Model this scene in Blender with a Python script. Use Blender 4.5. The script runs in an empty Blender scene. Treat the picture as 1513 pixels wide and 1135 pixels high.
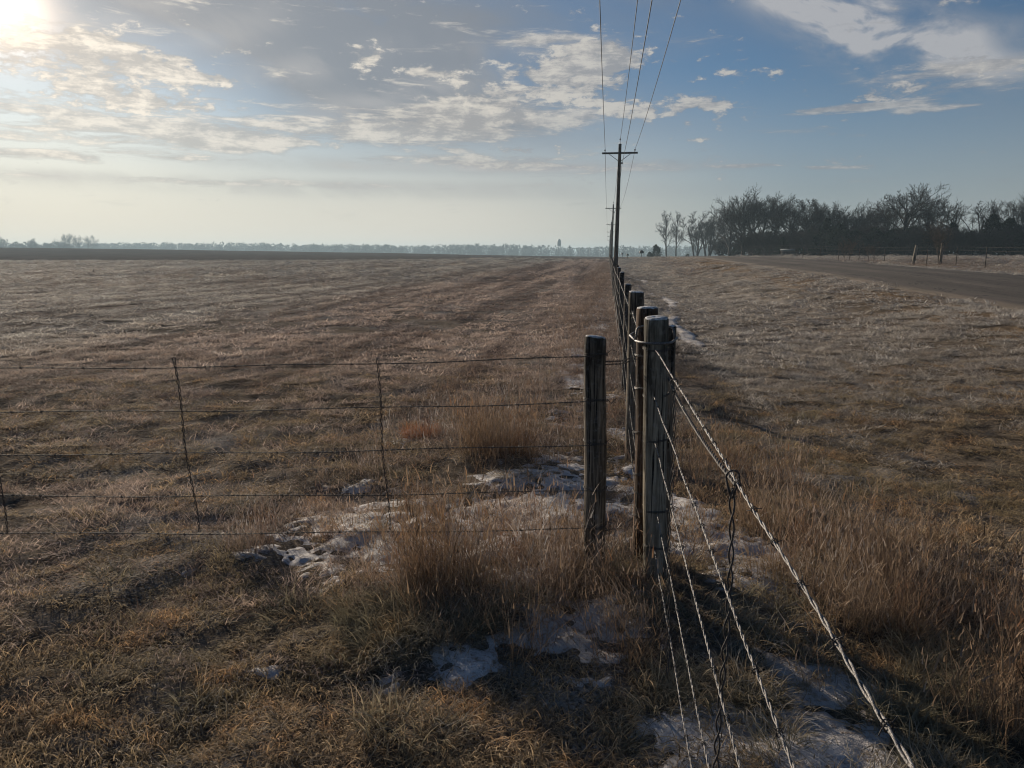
import bpy, math, random
import numpy as np
from mathutils import Vector, Matrix
R = math.radians
rng = np.random.default_rng(7)
random.seed(7)
sc = bpy.context.scene
col = sc.collection

# ------------------------------------------------------------------ camera
F = 1092.0; PITCH = R(9.9); EYE = 1.7
cp, sp = math.cos(PITCH), math.sin(PITCH)
cam = bpy.data.cameras.new('camera'); camo = bpy.data.objects.new('camera', cam); col.objects.link(camo)
camo.location = (0, 0, EYE); camo.rotation_euler = (R(90) - PITCH, 0, 0)
cam.sensor_width = 36; cam.lens = F / 1513 * 36; cam.clip_start = 0.05; cam.clip_end = 20000
sc.camera = camo

def ray(px, py):
    a, b = px - 756.5, py - 567.5
    return (a, F * cp - b * sp, -(b * cp + F * sp))
def at(px, py, Y):
    d = ray(px, py); k = Y / d[1]
    return Vector((d[0] * k, Y, EYE + d[2] * k))

# ------------------------------------------------------------------ terrain
TH = R(7.3); cT, sT = math.cos(TH), math.sin(TH)
X0, Y0 = 0.73, 3.6
def us(x, y):
    return (x - X0) * cT - (y - Y0) * sT, (x - X0) * sT + (y - Y0) * cT
def xy(u, s):
    return X0 + u * cT + s * sT, Y0 - u * sT + s * cT
def hash2(i, j, k=0):
    n = (i.astype(np.int64) * 374761393 + j.astype(np.int64) * 668265263 + k * 974634777) & 0x7fffffff
    n = ((n ^ (n >> 13)) * 1274126177) & 0x7fffffff
    return ((n ^ (n >> 16)) & 0xffff) / 65535.0
def vnoise(x, y, k=0):
    x = np.asarray(x, float); y = np.asarray(y, float)
    i = np.floor(x); j = np.floor(y); fx = x - i; fy = y - j
    fx = fx * fx * (3 - 2 * fx); fy = fy * fy * (3 - 2 * fy)
    a = hash2(i, j, k); b = hash2(i + 1, j, k); c = hash2(i, j + 1, k); d = hash2(i + 1, j + 1, k)
    return (a * (1 - fx) + b * fx) * (1 - fy) + (c * (1 - fx) + d * fx) * fy - 0.5
def fbm(x, y, k=0, o=4):
    r = 0; a = 1; t = 0
    for q in range(o):
        r = r + a * vnoise(x, y, k + q); t += a; a *= .5; x = x * 2.03 + 3.1; y = y * 2.03 + 1.7
    return r / t * 2
def sstep(a, b, x):
    t = np.clip((x - a) / (b - a), 0, 1); return t * t * (3 - 2 * t)
def base_h(x, y):
    x = np.asarray(x, float); y = np.asarray(y, float)
    u, s = us(x, y)
    Rr = np.interp(s, [-40, 0, 12, 26, 43, 62, 90, 150, 300, 600, 1200], [.35, .42, .58, .92, 1.15, 1.42, 1.42, 1.2, .85, 0, -1])
    Fe = np.interp(s, [0, 20, 60, 150, 300, 600, 1200], [0, 0, .1, .42, .88, 0, -1])
    P = sstep(25, 300, s) * (1 - sstep(330, 640, s))
    Le = np.interp(u, [-900, -500, -250, -150, -90, 0], [7.5, 6.2, 4.0, 2.5, 1.4, 0]) * P
    Lf = Fe + Le
    k = sstep(2.6, 8.0, u)
    h = np.where(u > 0, Fe * (1 - k) + Rr * k, Lf)
    h = h - .11 * np.exp(-((u - 1.8) / .8) ** 2) * sstep(0, 6, s)
    h = h - .25 * sstep(15.2, 18, u) * (1 - sstep(19, 26, u)) * (1 - sstep(60, 90, s))
    return h
def ground_h(x, y):
    x = np.asarray(x, float); y = np.asarray(y, float)
    h = base_h(x, y)
    d = np.hypot(x, y); u, s = us(x, y)
    road = sstep(7.6, 8.2, u) * (1 - sstep(14.8, 15.4, u))
    f = (1 - sstep(25, 60, d)) * (1 - road)
    h = h + f * (1 - .5 * sstep(6, 14, d)) * (.06 * fbm(x * .9, y * .9, 3, 3) + .06 * fbm(x * 3.3, y * 3.3, 9, 3))
    h = h + .05 * fbm(x * .12, y * .12, 21, 2) * (1 - road)
    h = h + .28 * fbm(x * .02, y * .02, 31, 2) * sstep(60, 200, d)
    return h
def gz(x, y): return float(ground_h(x, y))
def hit(px, py):
    d = ray(px, py); k = .0005; prev = k
    while k < 2:
        if EYE + d[2] * k < gz(d[0] * k, d[1] * k): break
        prev = k; k *= 1.02
    for _ in range(30):
        m = (prev + k) / 2
        if EYE + d[2] * m < gz(d[0] * m, d[1] * m): k = m
        else: prev = m
    return Vector((d[0] * k, d[1] * k, gz(d[0] * k, d[1] * k)))

# ------------------------------------------------------------------ mesh helpers
def mesh_np(name, V, faces, mat=None, attrs=None, smooth=False):
    """faces: (n,3) or (n,4) int array, or a list of such arrays"""
    me = bpy.data.meshes.new(name)
    if not isinstance(faces, list): faces = [faces]
    faces = [f for f in faces if len(f)]
    V = np.asarray(V, np.float32)
    me.vertices.add(len(V)); me.vertices.foreach_set('co', V.ravel())
    nl = sum(f.size for f in faces); npoly = sum(len(f) for f in faces)
    me.loops.add(nl); me.polygons.add(npoly)
    me.loops.foreach_set('vertex_index', np.concatenate([f.ravel() for f in faces]).astype(np.int32))
    starts = []; o = 0
    for f in faces:
        starts.append(o + np.arange(len(f)) * f.shape[1]); o += f.size
    me.polygons.foreach_set('loop_start', np.concatenate(starts).astype(np.int32))
    if attrs:
        for k, v in attrs.items():
            v = np.asarray(v)
            if v.ndim == 2: a = me.attributes.new(k, 'FLOAT_VECTOR', 'POINT'); a.data.foreach_set('vector', v.astype(np.float32).ravel())
            elif v.dtype.kind == 'i': a = me.attributes.new(k, 'INT', 'POINT'); a.data.foreach_set('value', v.astype(np.int32))
            else: a = me.attributes.new(k, 'FLOAT', 'POINT'); a.data.foreach_set('value', v.astype(np.float32))
    me.update(); me.validate()
    if smooth: me.polygons.foreach_set('use_smooth', np.ones(npoly, bool))
    if mat: me.materials.append(mat)
    return me
def link(name, me, parent=None, loc=None):
    o = bpy.data.objects.new(name, me); col.objects.link(o)
    if parent: o.parent = parent
    if loc is not None: o.location = loc
    return o
def empty(name, loc, label, cat, group=None, rz=0):
    o = bpy.data.objects.new(name, None); col.objects.link(o); o.location = loc; o.rotation_euler = (0, 0, rz)
    o['label'] = label; o['category'] = cat
    if group: o['group'] = group
    return o
def tag(o, label=None, cat=None, group=None, kind=None):
    if label: o['label'] = label
    if cat: o['category'] = cat
    if group: o['group'] = group
    if kind: o['kind'] = kind
    return o
def copy_tree(o, parent=None):
    c = o.copy(); col.objects.link(c)
    if parent: c.parent = parent
    for ch in o.children: copy_tree(ch, c)
    return c

class Geo:
    def __init__(s): s.v = []; s.q = []; s.t = []; s.n = 0
    def add(s, V, Q=None, T=None):
        V = np.asarray(V, float)
        if Q is not None and len(Q): s.q.append(np.asarray(Q, int) + s.n)
        if T is not None and len(T): s.t.append(np.asarray(T, int) + s.n)
        s.v.append(V); s.n += len(V)
    def tube(s, pts, rad, n=6, cap=True):
        P = np.asarray(pts, float); m = len(P)
        rad = np.broadcast_to(np.asarray(rad, float), (m,))
        T = np.gradient(P, axis=0); T /= np.linalg.norm(T, axis=1)[:, None] + 1e-12
        up = np.array([0, 0, 1.]) if abs(T[0, 2]) < .9 else np.array([1., 0, 0])
        A = np.cross(T, up); A /= np.linalg.norm(A, axis=1)[:, None] + 1e-12
        B = np.cross(T, A)
        a = np.arange(n) * 2 * math.pi / n
        V = P[:, None] + rad[:, None, None] * (A[:, None] * np.cos(a)[None, :, None] + B[:, None] * np.sin(a)[None, :, None])
        i = np.arange(m - 1)[:, None] * n; j = np.arange(n)[None]; j2 = (j + 1) % n
        Q = np.stack([i + j, i + j2, i + n + j2, i + n + j], -1).reshape(-1, 4)
        V = V.reshape(-1, 3); Tt = []
        if cap:
            V = np.vstack([V, P[0], P[-1]]); c = m * n
            for k in range(n):
                Tt.append((c, (k + 1) % n, k)); Tt.append((c + 1, (m - 1) * n + k, (m - 1) * n + (k + 1) % n))
        s.add(V, Q, Tt)
    def box(s, c, h, M=None):
        c = np.asarray(c, float); h = np.asarray(h, float)
        V = np.array([[x, y, z] for z in (-1, 1) for y in (-1, 1) for x in (-1, 1)], float) * h
        if M is not None: V = V @ np.array(M).T
        s.add(V + c, [(0, 2, 3, 1), (4, 5, 7, 6), (0, 1, 5, 4), (2, 6, 7, 3), (0, 4, 6, 2), (1, 3, 7, 5)])
    def mesh(s, name, mat, smooth=False):
        V = np.vstack(s.v); f = []
        if s.q: f.append(np.vstack(s.q))
        if s.t: f.append(np.vstack(s.t))
        return mesh_np(name, V, f, mat, smooth=smooth)
    def build(s, name, mat, parent=None, smooth=True, loc=None): return link(name, s.mesh(name, mat, smooth), parent, loc)

# ------------------------------------------------------------------ node helper
class NT:
    def __init__(s, tree): s.t = tree; s.n = tree.nodes; s.l = tree.links
    def new(s, ty, **kw):
        n = s.n.new(ty)
        for k, v in kw.items(): setattr(n, k, v)
        return n
    def put(s, sock, v):
        if isinstance(v, bpy.types.NodeSocket): s.l.new(v, sock)
        elif v is not None: sock.default_value = v
    def m(s, op, a, b=None, c=None, clamp=False):
        n = s.new('ShaderNodeMath', operation=op); n.use_clamp = clamp
        s.put(n.inputs[0], a); s.put(n.inputs[1], b); s.put(n.inputs[2], c); return n.outputs[0]
    def ss(s, x, a, b, o0=0., o1=1.):
        n = s.new('ShaderNodeMapRange', interpolation_type='SMOOTHSTEP')
        s.put(n.inputs['Value'], x); s.put(n.inputs['From Min'], a); s.put(n.inputs['From Max'], b)
        s.put(n.inputs['To Min'], o0); s.put(n.inputs['To Max'], o1); return n.outputs['Result']
    def mix(s, f, a, b, bt='MIX'):
        n = s.new('ShaderNodeMix', data_type='RGBA', blend_type=bt)
        s.put(n.inputs['Factor'], f)
        s.put(n.inputs[6], (*a, 1) if isinstance(a, tuple) and len(a) == 3 else a)
        s.put(n.inputs[7], (*b, 1) if isinstance(b, tuple) and len(b) == 3 else b); return n.outputs[2]
    def noise(s, vec, scale, detail=4, rough=.55, dist=0, out='Fac'):
        n = s.new('ShaderNodeTexNoise'); s.put(n.inputs['Vector'], vec); n.inputs['Scale'].default_value = scale
        n.inputs['Detail'].default_value = detail; n.inputs['Roughness'].default_value = rough; n.inputs['Distortion'].default_value = dist
        return n.outputs[out]
    def ramp(s, f, stops):
        n = s.new('ShaderNodeValToRGB'); e = n.color_ramp.elements
        while len(e) < len(stops): e.new(.5)
        for i, (p, c) in enumerate(stops): e[i].position = p; e[i].color = (*c, 1)
        s.put(n.inputs[0], f); return n.outputs[0]
    def mapping(s, vec, scale=(1, 1, 1), rot=(0, 0, 0), loc=(0, 0, 0)):
        n = s.new('ShaderNodeMapping'); s.put(n.inputs[0], vec); n.inputs['Scale'].default_value = scale
        n.inputs['Rotation'].default_value = rot; n.inputs['Location'].default_value = loc; return n.outputs[0]
    def xyz(s, x, y, z=0.):
        n = s.new('ShaderNodeCombineXYZ'); s.put(n.inputs[0], x); s.put(n.inputs[1], y); s.put(n.inputs[2], z); return n.outputs[0]
    def attr(s, name): return s.new('ShaderNodeAttribute', attribute_name=name).outputs['Fac']

def new_mat(name):
    m = bpy.data.materials.new(name); m.use_nodes = True; m.node_tree.nodes.clear(); return m, NT(m.node_tree)
def finish(m, t, colr, rough=.8, bump=None, bdist=.01, spec=.3, metal=0., transl=0., bstr=1.):
    p = t.new('ShaderNodeBsdfPrincipled')
    t.put(p.inputs['Base Color'], (*colr, 1) if isinstance(colr, tuple) else colr)
    t.put(p.inputs['Roughness'], rough); p.inputs['Specular IOR Level'].default_value = spec; t.put(p.inputs['Metallic'], metal)
    if bump is not None:
        b = t.new('ShaderNodeBump'); t.put(b.inputs['Height'], bump); b.inputs['Distance'].default_value = bdist
        b.inputs['Strength'].default_value = bstr; t.l.new(b.outputs[0], p.inputs['Normal'])
    out = t.new('ShaderNodeOutputMaterial'); s = p.outputs[0]
    if transl:
        tr = t.new('ShaderNodeBsdfTranslucent'); t.put(tr.inputs[0], (*colr, 1) if isinstance(colr, tuple) else colr)
        mx = t.new('ShaderNodeMixShader'); mx.inputs[0].default_value = transl
        t.l.new(s, mx.inputs[1]); t.l.new(tr.outputs[0], mx.inputs[2]); s = mx.outputs[0]
    t.l.new(s, out.inputs[0]); return m
def P(t): return t.new('ShaderNodeNewGeometry').outputs['Position']
def OC(t): return t.new('ShaderNodeTexCoord').outputs['Object']

# ------------------------------------------------------------------ materials
def mat_wood(name, dark, light, frost=.25, grain=1.0):
    m, t = new_mat(name); o = OC(t)
    n1 = t.noise(t.mapping(o, (60, 60, 3.0 * grain)), 1, 6, .65, .6)
    n2 = t.noise(t.mapping(o, (9, 9, 1.6)), 1, 4, .6, .8)
    n3 = t.noise(o, 38, 3, .6)
    c = t.mix(t.ss(n1, .35, .68), dark, light)
    c = t.mix(t.ss(n2, .46, .62), c, tuple(v * .50 for v in dark))
    cr = t.noise(t.mapping(o, (85, 85, 1.3)), 1, 3, .5, .4)
    crack = t.ss(cr, .57, .63)
    c = t.mix(crack, c, (.012, .010, .009))
    c = t.mix(t.m('MULTIPLY', t.ss(n3, .52, .7), frost), c, (.5, .5, .52))
    h = t.m('SUBTRACT', t.m('ADD', n1, t.m('MULTIPLY', n3, .3)), t.m('MULTIPLY', crack, 1.2))
    return finish(m, t, c, .88, h, .006, .15)
M = {}
M['post_grey'] = mat_wood('weathered_grey_wood', (.13, .115, .09), (.35, .305, .235), .10)
M['post_dark'] = mat_wood('dark_weathered_wood', (.06, .05, .04), (.25, .205, .155), .12)
M['post_brown'] = mat_wood('reddish_brown_wood', (.045, .030, .022), (.17, .105, .068), .12)
M['post_pale'] = mat_wood('pale_dry_wood', (.16, .14, .11), (.36, .31, .24), .1)
M['pole_wood'] = mat_wood('utility_pole_wood', (.05, .04, .032), (.18, .13, .095), 0.1)
M['line_post'] = mat_wood('line_post_wood', (.04, .033, .03), (.12, .10, .085), .2)

def mat_metal(name, a, b, frost, metal=.6, rough=.45):
    m, t = new_mat(name); o = OC(t)
    n = t.noise(o, 90, 4, .6); n2 = t.noise(o, 400, 3, .6)
    c = t.mix(t.ss(n, .4, .65), a, b)
    f = t.m('MULTIPLY', t.ss(n2, .42, .6), frost)
    c = t.mix(f, c, (.62, .62, .64))
    return finish(m, t, c, t.m('ADD', rough, t.m('MULTIPLY', f, .4)), n2, .002, .4, t.m('MULTIPLY', t.m('SUBTRACT', 1., f), metal))
M['wire_frosted'] = mat_metal('frosted_galvanised_wire', (.08, .073, .068), (.18, .165, .15), .24, .35, .5)
M['wire_dark'] = mat_metal('weathered_dark_wire', (.025, .022, .021), (.065, .05, .042), .06, .1, .7)
M['steel'] = mat_metal('dark_steel_rod', (.06, .06, .062), (.13, .12, .12), .22, .6, .5)
m, t = new_mat('conductor'); M['conductor'] = finish(m, t, (.03, .03, .035), .6, metal=.3)
m, t = new_mat('ceramic_insulator'); M['insulator'] = finish(m, t, (.08, .06, .055), .25, spec=.5)
m, t = new_mat('painted_steel'); M['tower_paint'] = finish(m, t, t.mix(t.ss(t.noise(OC(t), 2, 3), .4, .6), (.12, .12, .12), (.2, .2, .2)), .5)
m, t = new_mat('mailbox_metal'); M['mailbox'] = finish(m, t, t.mix(t.noise(OC(t), 20, 3), (.02, .02, .022), (.05, .05, .052)), .5, spec=.3)

def mat_snow():
    m, t = new_mat('old_dirty_snow'); p = P(t)
    n = t.noise(p, 1.9, 5, .6); n2 = t.noise(p, 24, 5, .65); n3 = t.noise(p, 150, 3, .6)
    c = t.mix(t.ss(n, .35, .65), (.52, .50, .50), (.40, .36, .33))
    c = t.mix(t.ss(n2, .50, .68), c, (.24, .185, .14))
    c = t.mix(t.ss(n3, .60, .70), c, (.10, .075, .055))
    n4 = t.noise(p, 70, 4, .7)
    thin = t.ss(t.m('ADD', t.attr('th'), t.m('MULTIPLY', t.m('SUBTRACT', n4, .5), .9)), .30, .02)
    c = t.mix(thin, c, t.mix(n4, (.075, .055, .04), (.20, .155, .12)))
    h = t.m('ADD', t.m('MULTIPLY', n2, 1.), t.m('MULTIPLY', n3, .25))
    return finish(m, t, c, .75, h, .022, .3)
M['snow'] = mat_snow()
m, t = new_mat('frost_cap'); n = t.noise(OC(t), 60, 4)
M['frost'] = finish(m, t, t.mix(t.ss(n, .4, .6), (.30, .29, .28), (.6, .6, .62)), .8, n, .004)

def ground_mat():
    m, t = new_mat('ground_soil'); p = P(t)
    rot = t.mapping(p, rot=(0, 0, TH))          # rows run along the fence
    rows = t.noise(t.mapping(rot, (1, .10, 1)), .8, 4, .6)
    rows2 = t.noise(t.mapping(rot, (1, .22, 1)), .22, 4, .6)
    big = t.noise(p, .07, 3, .5); mid = t.noise(p, .55, 5, .6); fine = t.noise(p, 6, 6, .65); vf = t.noise(p, 60, 4, .65)
    cd = t.new('ShaderNodeTexCoord')
    c = t.mix(t.ss(fine, .32, .66), (.05, .04, .031), (.18, .145, .11))
    frost = t.m('MULTIPLY', t.ss(t.m('ADD', t.m('MULTIPLY', mid, .6), t.m('MULTIPLY', vf, .6)), .56, .78), .75)
    c = t.mix(frost, c, (.33, .31, .29))
    far = t.attr('far')
    cf = t.mix(t.ss(rows, .35, .65), (.19, .165, .14), (.36, .325, .285))
    cf = t.mix(t.m('MULTIPLY', t.ss(rows2, .42, .62), .6), cf, (.15, .10, .08))
    cf = t.mix(t.ss(mid, .45, .68, 0., .7), cf, (.38, .35, .31))
    cf = t.mix(t.ss(t.noise(t.mapping(p, (1, .55, 1)), 2.2, 5, .65), .50, .60, 0., .75), cf, (.065, .052, .042))
    c = t.mix(far, c, cf)
    c = t.mix(t.m('MULTIPLY', t.attr('weeds'), t.ss(mid, .3, .6, .55, 1.)), c, (.13, .10, .078))
    c = t.mix(t.ss(t.attr('dist'), 0., 1., 0., .55), c, (.05, .042, .036))  # far ground colour darkened with distance, standing in for the turf's self-shading
    c = t.mix(t.attr('tilled'), c, t.mix(t.ss(rows, .3, .7), (.085, .073, .065), (.13, .11, .097)))
    c = t.mix(t.attr('ochre'), c, t.mix(t.ss(fine, .35, .65), (.10, .07, .045), (.24, .165, .10)))
    h = t.m('ADD', t.m('MULTIPLY', fine, 1.), t.m('MULTIPLY', vf, .25))
    h = t.m('ADD', h, t.m('MULTIPLY', mid, 1.5))
    return finish(m, t, c, 1., h, .08, 0.)
M['ground'] = ground_mat()
def road_mat():
    m, t = new_mat('worn_asphalt'); p = P(t)
    rot = t.mapping(p, rot=(0, 0, TH))
    st = t.noise(t.mapping(rot, (1, .03, 1)), 1.1, 3, .5); f = t.noise(p, 45, 4, .7); b = t.noise(p, .5, 4, .6)
    c = t.mix(t.ss(st, .35, .65), (.070, .057, .048), (.118, .095, .078))
    c = t.mix(t.ss(b, .42, .6), c, (.082, .068, .056)); c = t.mix(t.ss(f, .5, .7, 0., .4), c, (.15, .135, .12))
    tar = t.noise(t.mapping(rot, (1, .12, 1)), .9, 5, .75, 1.2)
    sp_ = t.new('ShaderNodeSeparateXYZ'); t.l.new(rot, sp_.inputs[0])
    tr_ = t.m('ABSOLUTE', t.m('SINE', t.m('MULTIPLY', sp_.outputs[0], 1.75)))
    c = t.mix(t.m('MULTIPLY', t.ss(tr_, .55, .95), .45), c, (.052, .043, .037))
    c = t.mix(t.ss(t.noise(p, 7, 5, .7), .60, .68, 0., .5), c, (.15, .125, .10))
    seam = t.m('MULTIPLY', t.ss(tar, .490, .497), t.ss(tar, .510, .503))
    c = t.mix(seam, c, (.018, .017, .017))
    return finish(m, t, c, .9, f, .01, .2)
M['road'] = road_mat()

def grass_mat(name, ca, cb, cc, frost=.5, patch=(.16, .12, .08), transl=.3, fscale=.9, rows=False):
    m, t = new_mat(name); p = P(t)
    rnd = t.attr('rnd'); tt = t.attr('tt')
    big = t.noise(p, fscale, 3, .55); b2 = t.noise(p, 2.6, 3, .6)
    if rows: rw = t.noise(t.mapping(t.mapping(p, rot=(0, 0, TH)), (.75, .028, 1)), 1, 4, .6)
    c = t.mix(rnd, ca, cb)
    c = t.mix(t.ss(big, .40, .62), c, patch)
    c = t.mix(t.m('MULTIPLY', t.ss(b2, .48, .66), t.ss(rnd, .1, .8)), c, cc)
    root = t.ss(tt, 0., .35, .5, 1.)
    if rows: c0 = c; c = t.mix(t.ss(rw, .43, .56), t.mix(1., c, (.52, .485, .475), 'MULTIPLY'), t.mix(1., c, (1.25, 1.25, 1.23), 'MULTIPLY'))
    if rows:
        uc = t.new('ShaderNodeSeparateXYZ'); t.l.new(t.mapping(p, rot=(0, 0, TH)), uc.inputs[0]); ux = uc.outputs[0]
        c = t.mix(t.ss(ux, 1.0, 3.0), c, c0)
        zone = t.m('MULTIPLY', t.ss(t.m('ADD', ux, t.m('MULTIPLY', big, 4.)), -11., -5.), t.ss(ux, 1.5, -.5))
        c = t.mix(zone, c, t.mix(1., c, (.93, .80, .76), 'MULTIPLY'))
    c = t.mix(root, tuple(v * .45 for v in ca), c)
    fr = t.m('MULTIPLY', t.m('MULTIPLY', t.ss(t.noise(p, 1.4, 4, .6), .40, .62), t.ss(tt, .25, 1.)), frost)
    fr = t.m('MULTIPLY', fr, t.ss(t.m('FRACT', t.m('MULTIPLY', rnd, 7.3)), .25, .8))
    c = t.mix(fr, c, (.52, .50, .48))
    return finish(m, t, c, .75, spec=.07, transl=transl)
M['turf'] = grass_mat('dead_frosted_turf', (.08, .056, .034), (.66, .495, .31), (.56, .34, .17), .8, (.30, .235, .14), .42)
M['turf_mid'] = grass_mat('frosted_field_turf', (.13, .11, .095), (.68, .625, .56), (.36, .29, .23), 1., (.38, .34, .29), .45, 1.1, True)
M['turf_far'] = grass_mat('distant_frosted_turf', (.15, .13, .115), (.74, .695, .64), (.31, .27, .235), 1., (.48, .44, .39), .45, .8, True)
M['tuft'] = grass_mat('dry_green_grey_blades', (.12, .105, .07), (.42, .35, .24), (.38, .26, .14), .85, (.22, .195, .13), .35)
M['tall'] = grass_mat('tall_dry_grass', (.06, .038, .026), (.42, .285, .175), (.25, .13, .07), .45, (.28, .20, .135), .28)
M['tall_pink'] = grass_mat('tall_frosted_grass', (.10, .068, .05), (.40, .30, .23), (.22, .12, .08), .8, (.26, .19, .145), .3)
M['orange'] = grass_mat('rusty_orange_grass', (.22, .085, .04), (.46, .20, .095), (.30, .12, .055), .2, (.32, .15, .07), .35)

def tree_mat(name, a, b):
    m, t = new_mat(name); n = t.noise(OC(t), 6, 4, .6)
    return finish(m, t, t.mix(t.ss(n, .35, .65), a, b), .9, spec=.1)
M['bark'] = tree_mat('grey_brown_bark', (.028, .026, .026), (.07, .062, .058))
M['twigs'] = tree_mat('bare_twigs', (.016, .014, .015), (.042, .034, .033))
M['twigs_red'] = tree_mat('pale_brown_twigs', (.05, .042, .036), (.11, .09, .077))
m, t = new_mat('cedar_foliage'); n = t.noise(P(t), 1.3, 4, .6)
M['cedar'] = finish(m, t, t.mix(t.ss(n, .35, .65), (.010, .016, .014), (.026, .032, .022)), .8, spec=.1, transl=.15)
m, t = new_mat('far_wood_foliage'); n = t.noise(P(t), .05, 4, .6)
M['far'] = finish(m, t, t.mix(t.ss(n, .35, .65), (.04, .038, .034), (.08, .072, .062)), .9, spec=.1)

# ------------------------------------------------------------------ ground sheet
def spaced(neg, pos, a, n):
    t0 = -math.asinh(neg / a); t1 = math.asinh(pos / a)
    return a * np.sinh(np.linspace(t0, t1, n))
gx = spaced(6000, 6000, 4.0, 900); gy = spaced(30, 6000, 4.0, 640)
GX, GY = np.meshgrid(gx, gy); GZ = ground_h(GX, GY)
U, S = us(GX, GY); D = np.hypot(GX, GY)
nx, ny = len(gx), len(gy)
i = np.arange(ny - 1)[:, None] * nx + np.arange(nx - 1)[None]
Q = np.stack([i, i + 1, i + nx + 1, i + nx], -1).reshape(-1, 4)
def tilled_at(x, y):
    u, s = us(x, y)
    e = np.interp(u, [-900, -400, -105, -80, -59, -41, -26, -18, -8], [150, 125, 114, 115, 121, 146, 186, 240, 900]) + 3 * fbm(x * .05, y * .05, 5)
    return sstep(0, 5, s - e)
tilled = tilled_at(GX, GY)
ww = fbm(GX * .035, GY * .05, 44) * .8
weeds = sstep(28, 40, S) * (1 - sstep(95, 130, S)) * sstep(-8, -22, U + 12 - ww * 14) * .8 * sstep(-.25, .25, fbm(GX * .06, GY * .05, 47) + .2)
och = (np.exp(-((U - 6.9) / .9) ** 2) + .9 * np.exp(-((U - 16.2) / .9) ** 2) + .55 * sstep(15, 17, U) * (1 - sstep(24, 30, U))) * sstep(-10, 3, S) * (.45 + .6 * sstep(-.2, .3, fbm(GX * .4, GY * .4, 52)))
far = sstep(10, 34, D)
link('ground', mesh_np('ground', np.stack([GX, GY, GZ], -1).reshape(-1, 3), Q, M['ground'],
     {'tilled': tilled.ravel(), 'weeds': weeds.ravel(), 'ochre': np.clip(och, 0, .85).ravel(), 'far': far.ravel(), 'dist': sstep(70, 150, D).ravel()}, True))
tag(bpy.data.objects['ground'], kind='structure')

# ------------------------------------------------------------------ road
ss_ = np.concatenate([np.linspace(-25, 60, 260), np.linspace(61, 500, 160)])
uu = np.linspace(0, 1, 15)
SS, UU = np.meshgrid(ss_, uu, indexing='ij')
eL = 8.0 + .22 * fbm(ss_ * .35, ss_ * 0, 61, 4); eR = 15.0 + .22 * fbm(ss_ * .35, ss_ * 0 + 9, 63, 4)
Ur = eL[:, None] * (1 - UU) + eR[:, None] * UU
RX, RY = xy(Ur, SS); crown = .09 * (1 - (2 * UU - 1) ** 2) + .035
RZ = ground_h(RX, RY) + crown
n0 = len(uu); i = np.arange(len(ss_) - 1)[:, None] * n0 + np.arange(n0 - 1)[None]
Qr = np.stack([i, i + n0, i + n0 + 1, i + 1], -1).reshape(-1, 4)
# skirt down to the shoulder
V = np.stack([RX, RY, RZ], -1).reshape(-1, 3)
sk = []
for side in (0, n0 - 1):
    idx = np.arange(len(ss_)) * n0 + side
    W = V[idx].copy(); W[:, 2] -= .25; b = len(V); V = np.vstack([V, W])
    k = np.arange(len(ss_) - 1); q = np.stack([idx[k], b + k, b + k + 1, idx[k + 1]], -1)
    sk.append(q if side == 0 else q[:, ::-1])
tag(link('road', mesh_np('road', V, [Qr] + sk, M['road'], smooth=False)), kind='structure')

# ------------------------------------------------------------------ snow
blobs = [(640, 790, 200, 55, 1.15), (500, 790, 110, 60, 1.1), (800, 770, 110, 60, 1.1), (470, 800, 90, 60, .8), (560, 760, 90, 35, .9), (430, 850, 60, 30, .5), (520, 720, 40, 12, .9), (600, 805, 120, 60, .9), (760, 700, 60, 25, 1.1), (840, 700, 60, 30, 1.3),
         (720, 760, 120, 40, .9), (860, 790, 90, 45, .8), (900, 730, 60, 40, 1.1), (915, 643, 20, 12, 1.3), (930, 700, 40, 40, .9), (760, 860, 120, 45, .7), (850, 930, 100, 44, 1.25), (930, 960, 60, 30, .8), (1010, 770, 60, 60, 1.2), (1090, 830, 90, 60, 1.15),
         (685, 985, 56, 40, 1.3), (750, 940, 60, 22, .8), (575, 1010, 40, 18, .9), (395, 990, 40, 13, 1.0), (600, 650, 22, 9, .9), (850, 560, 30, 22, .9), (830, 620, 40, 18, .8), (870, 1010, 40, 14, .7),
         (980, 1075, 60, 26, 1.1), (1080, 1090, 120, 50, 1.6), (1200, 1100, 110, 60, 1.6), (1200, 1010, 90, 40, 1.1), (1020, 1080, 80, 20, 1.2), (1120, 970, 50, 20, .7), (1280, 1090, 50, 22, 1.0), (1050, 1020, 40, 14, .7), (855, 520, 22, 10, .8), (860, 470, 14, 6, .8), (850, 435, 10, 4, .8), (960, 870, 60, 20, .6)]
def snow_field(x, y):
    T = np.zeros_like(x)
    for (px, py, wx, wy, a) in BW:
        pass
    return T
BW = []
for (px, py, wx, wy, a) in blobs:
    c = hit(px, py); r = hit(px + wx, py); n_ = hit(px, py - wy); f_ = hit(px, py + wy)
    BW.append((c.x, c.y, abs(r.x - c.x), max(.04, (n_.y - f_.y) / 2), a))
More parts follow.
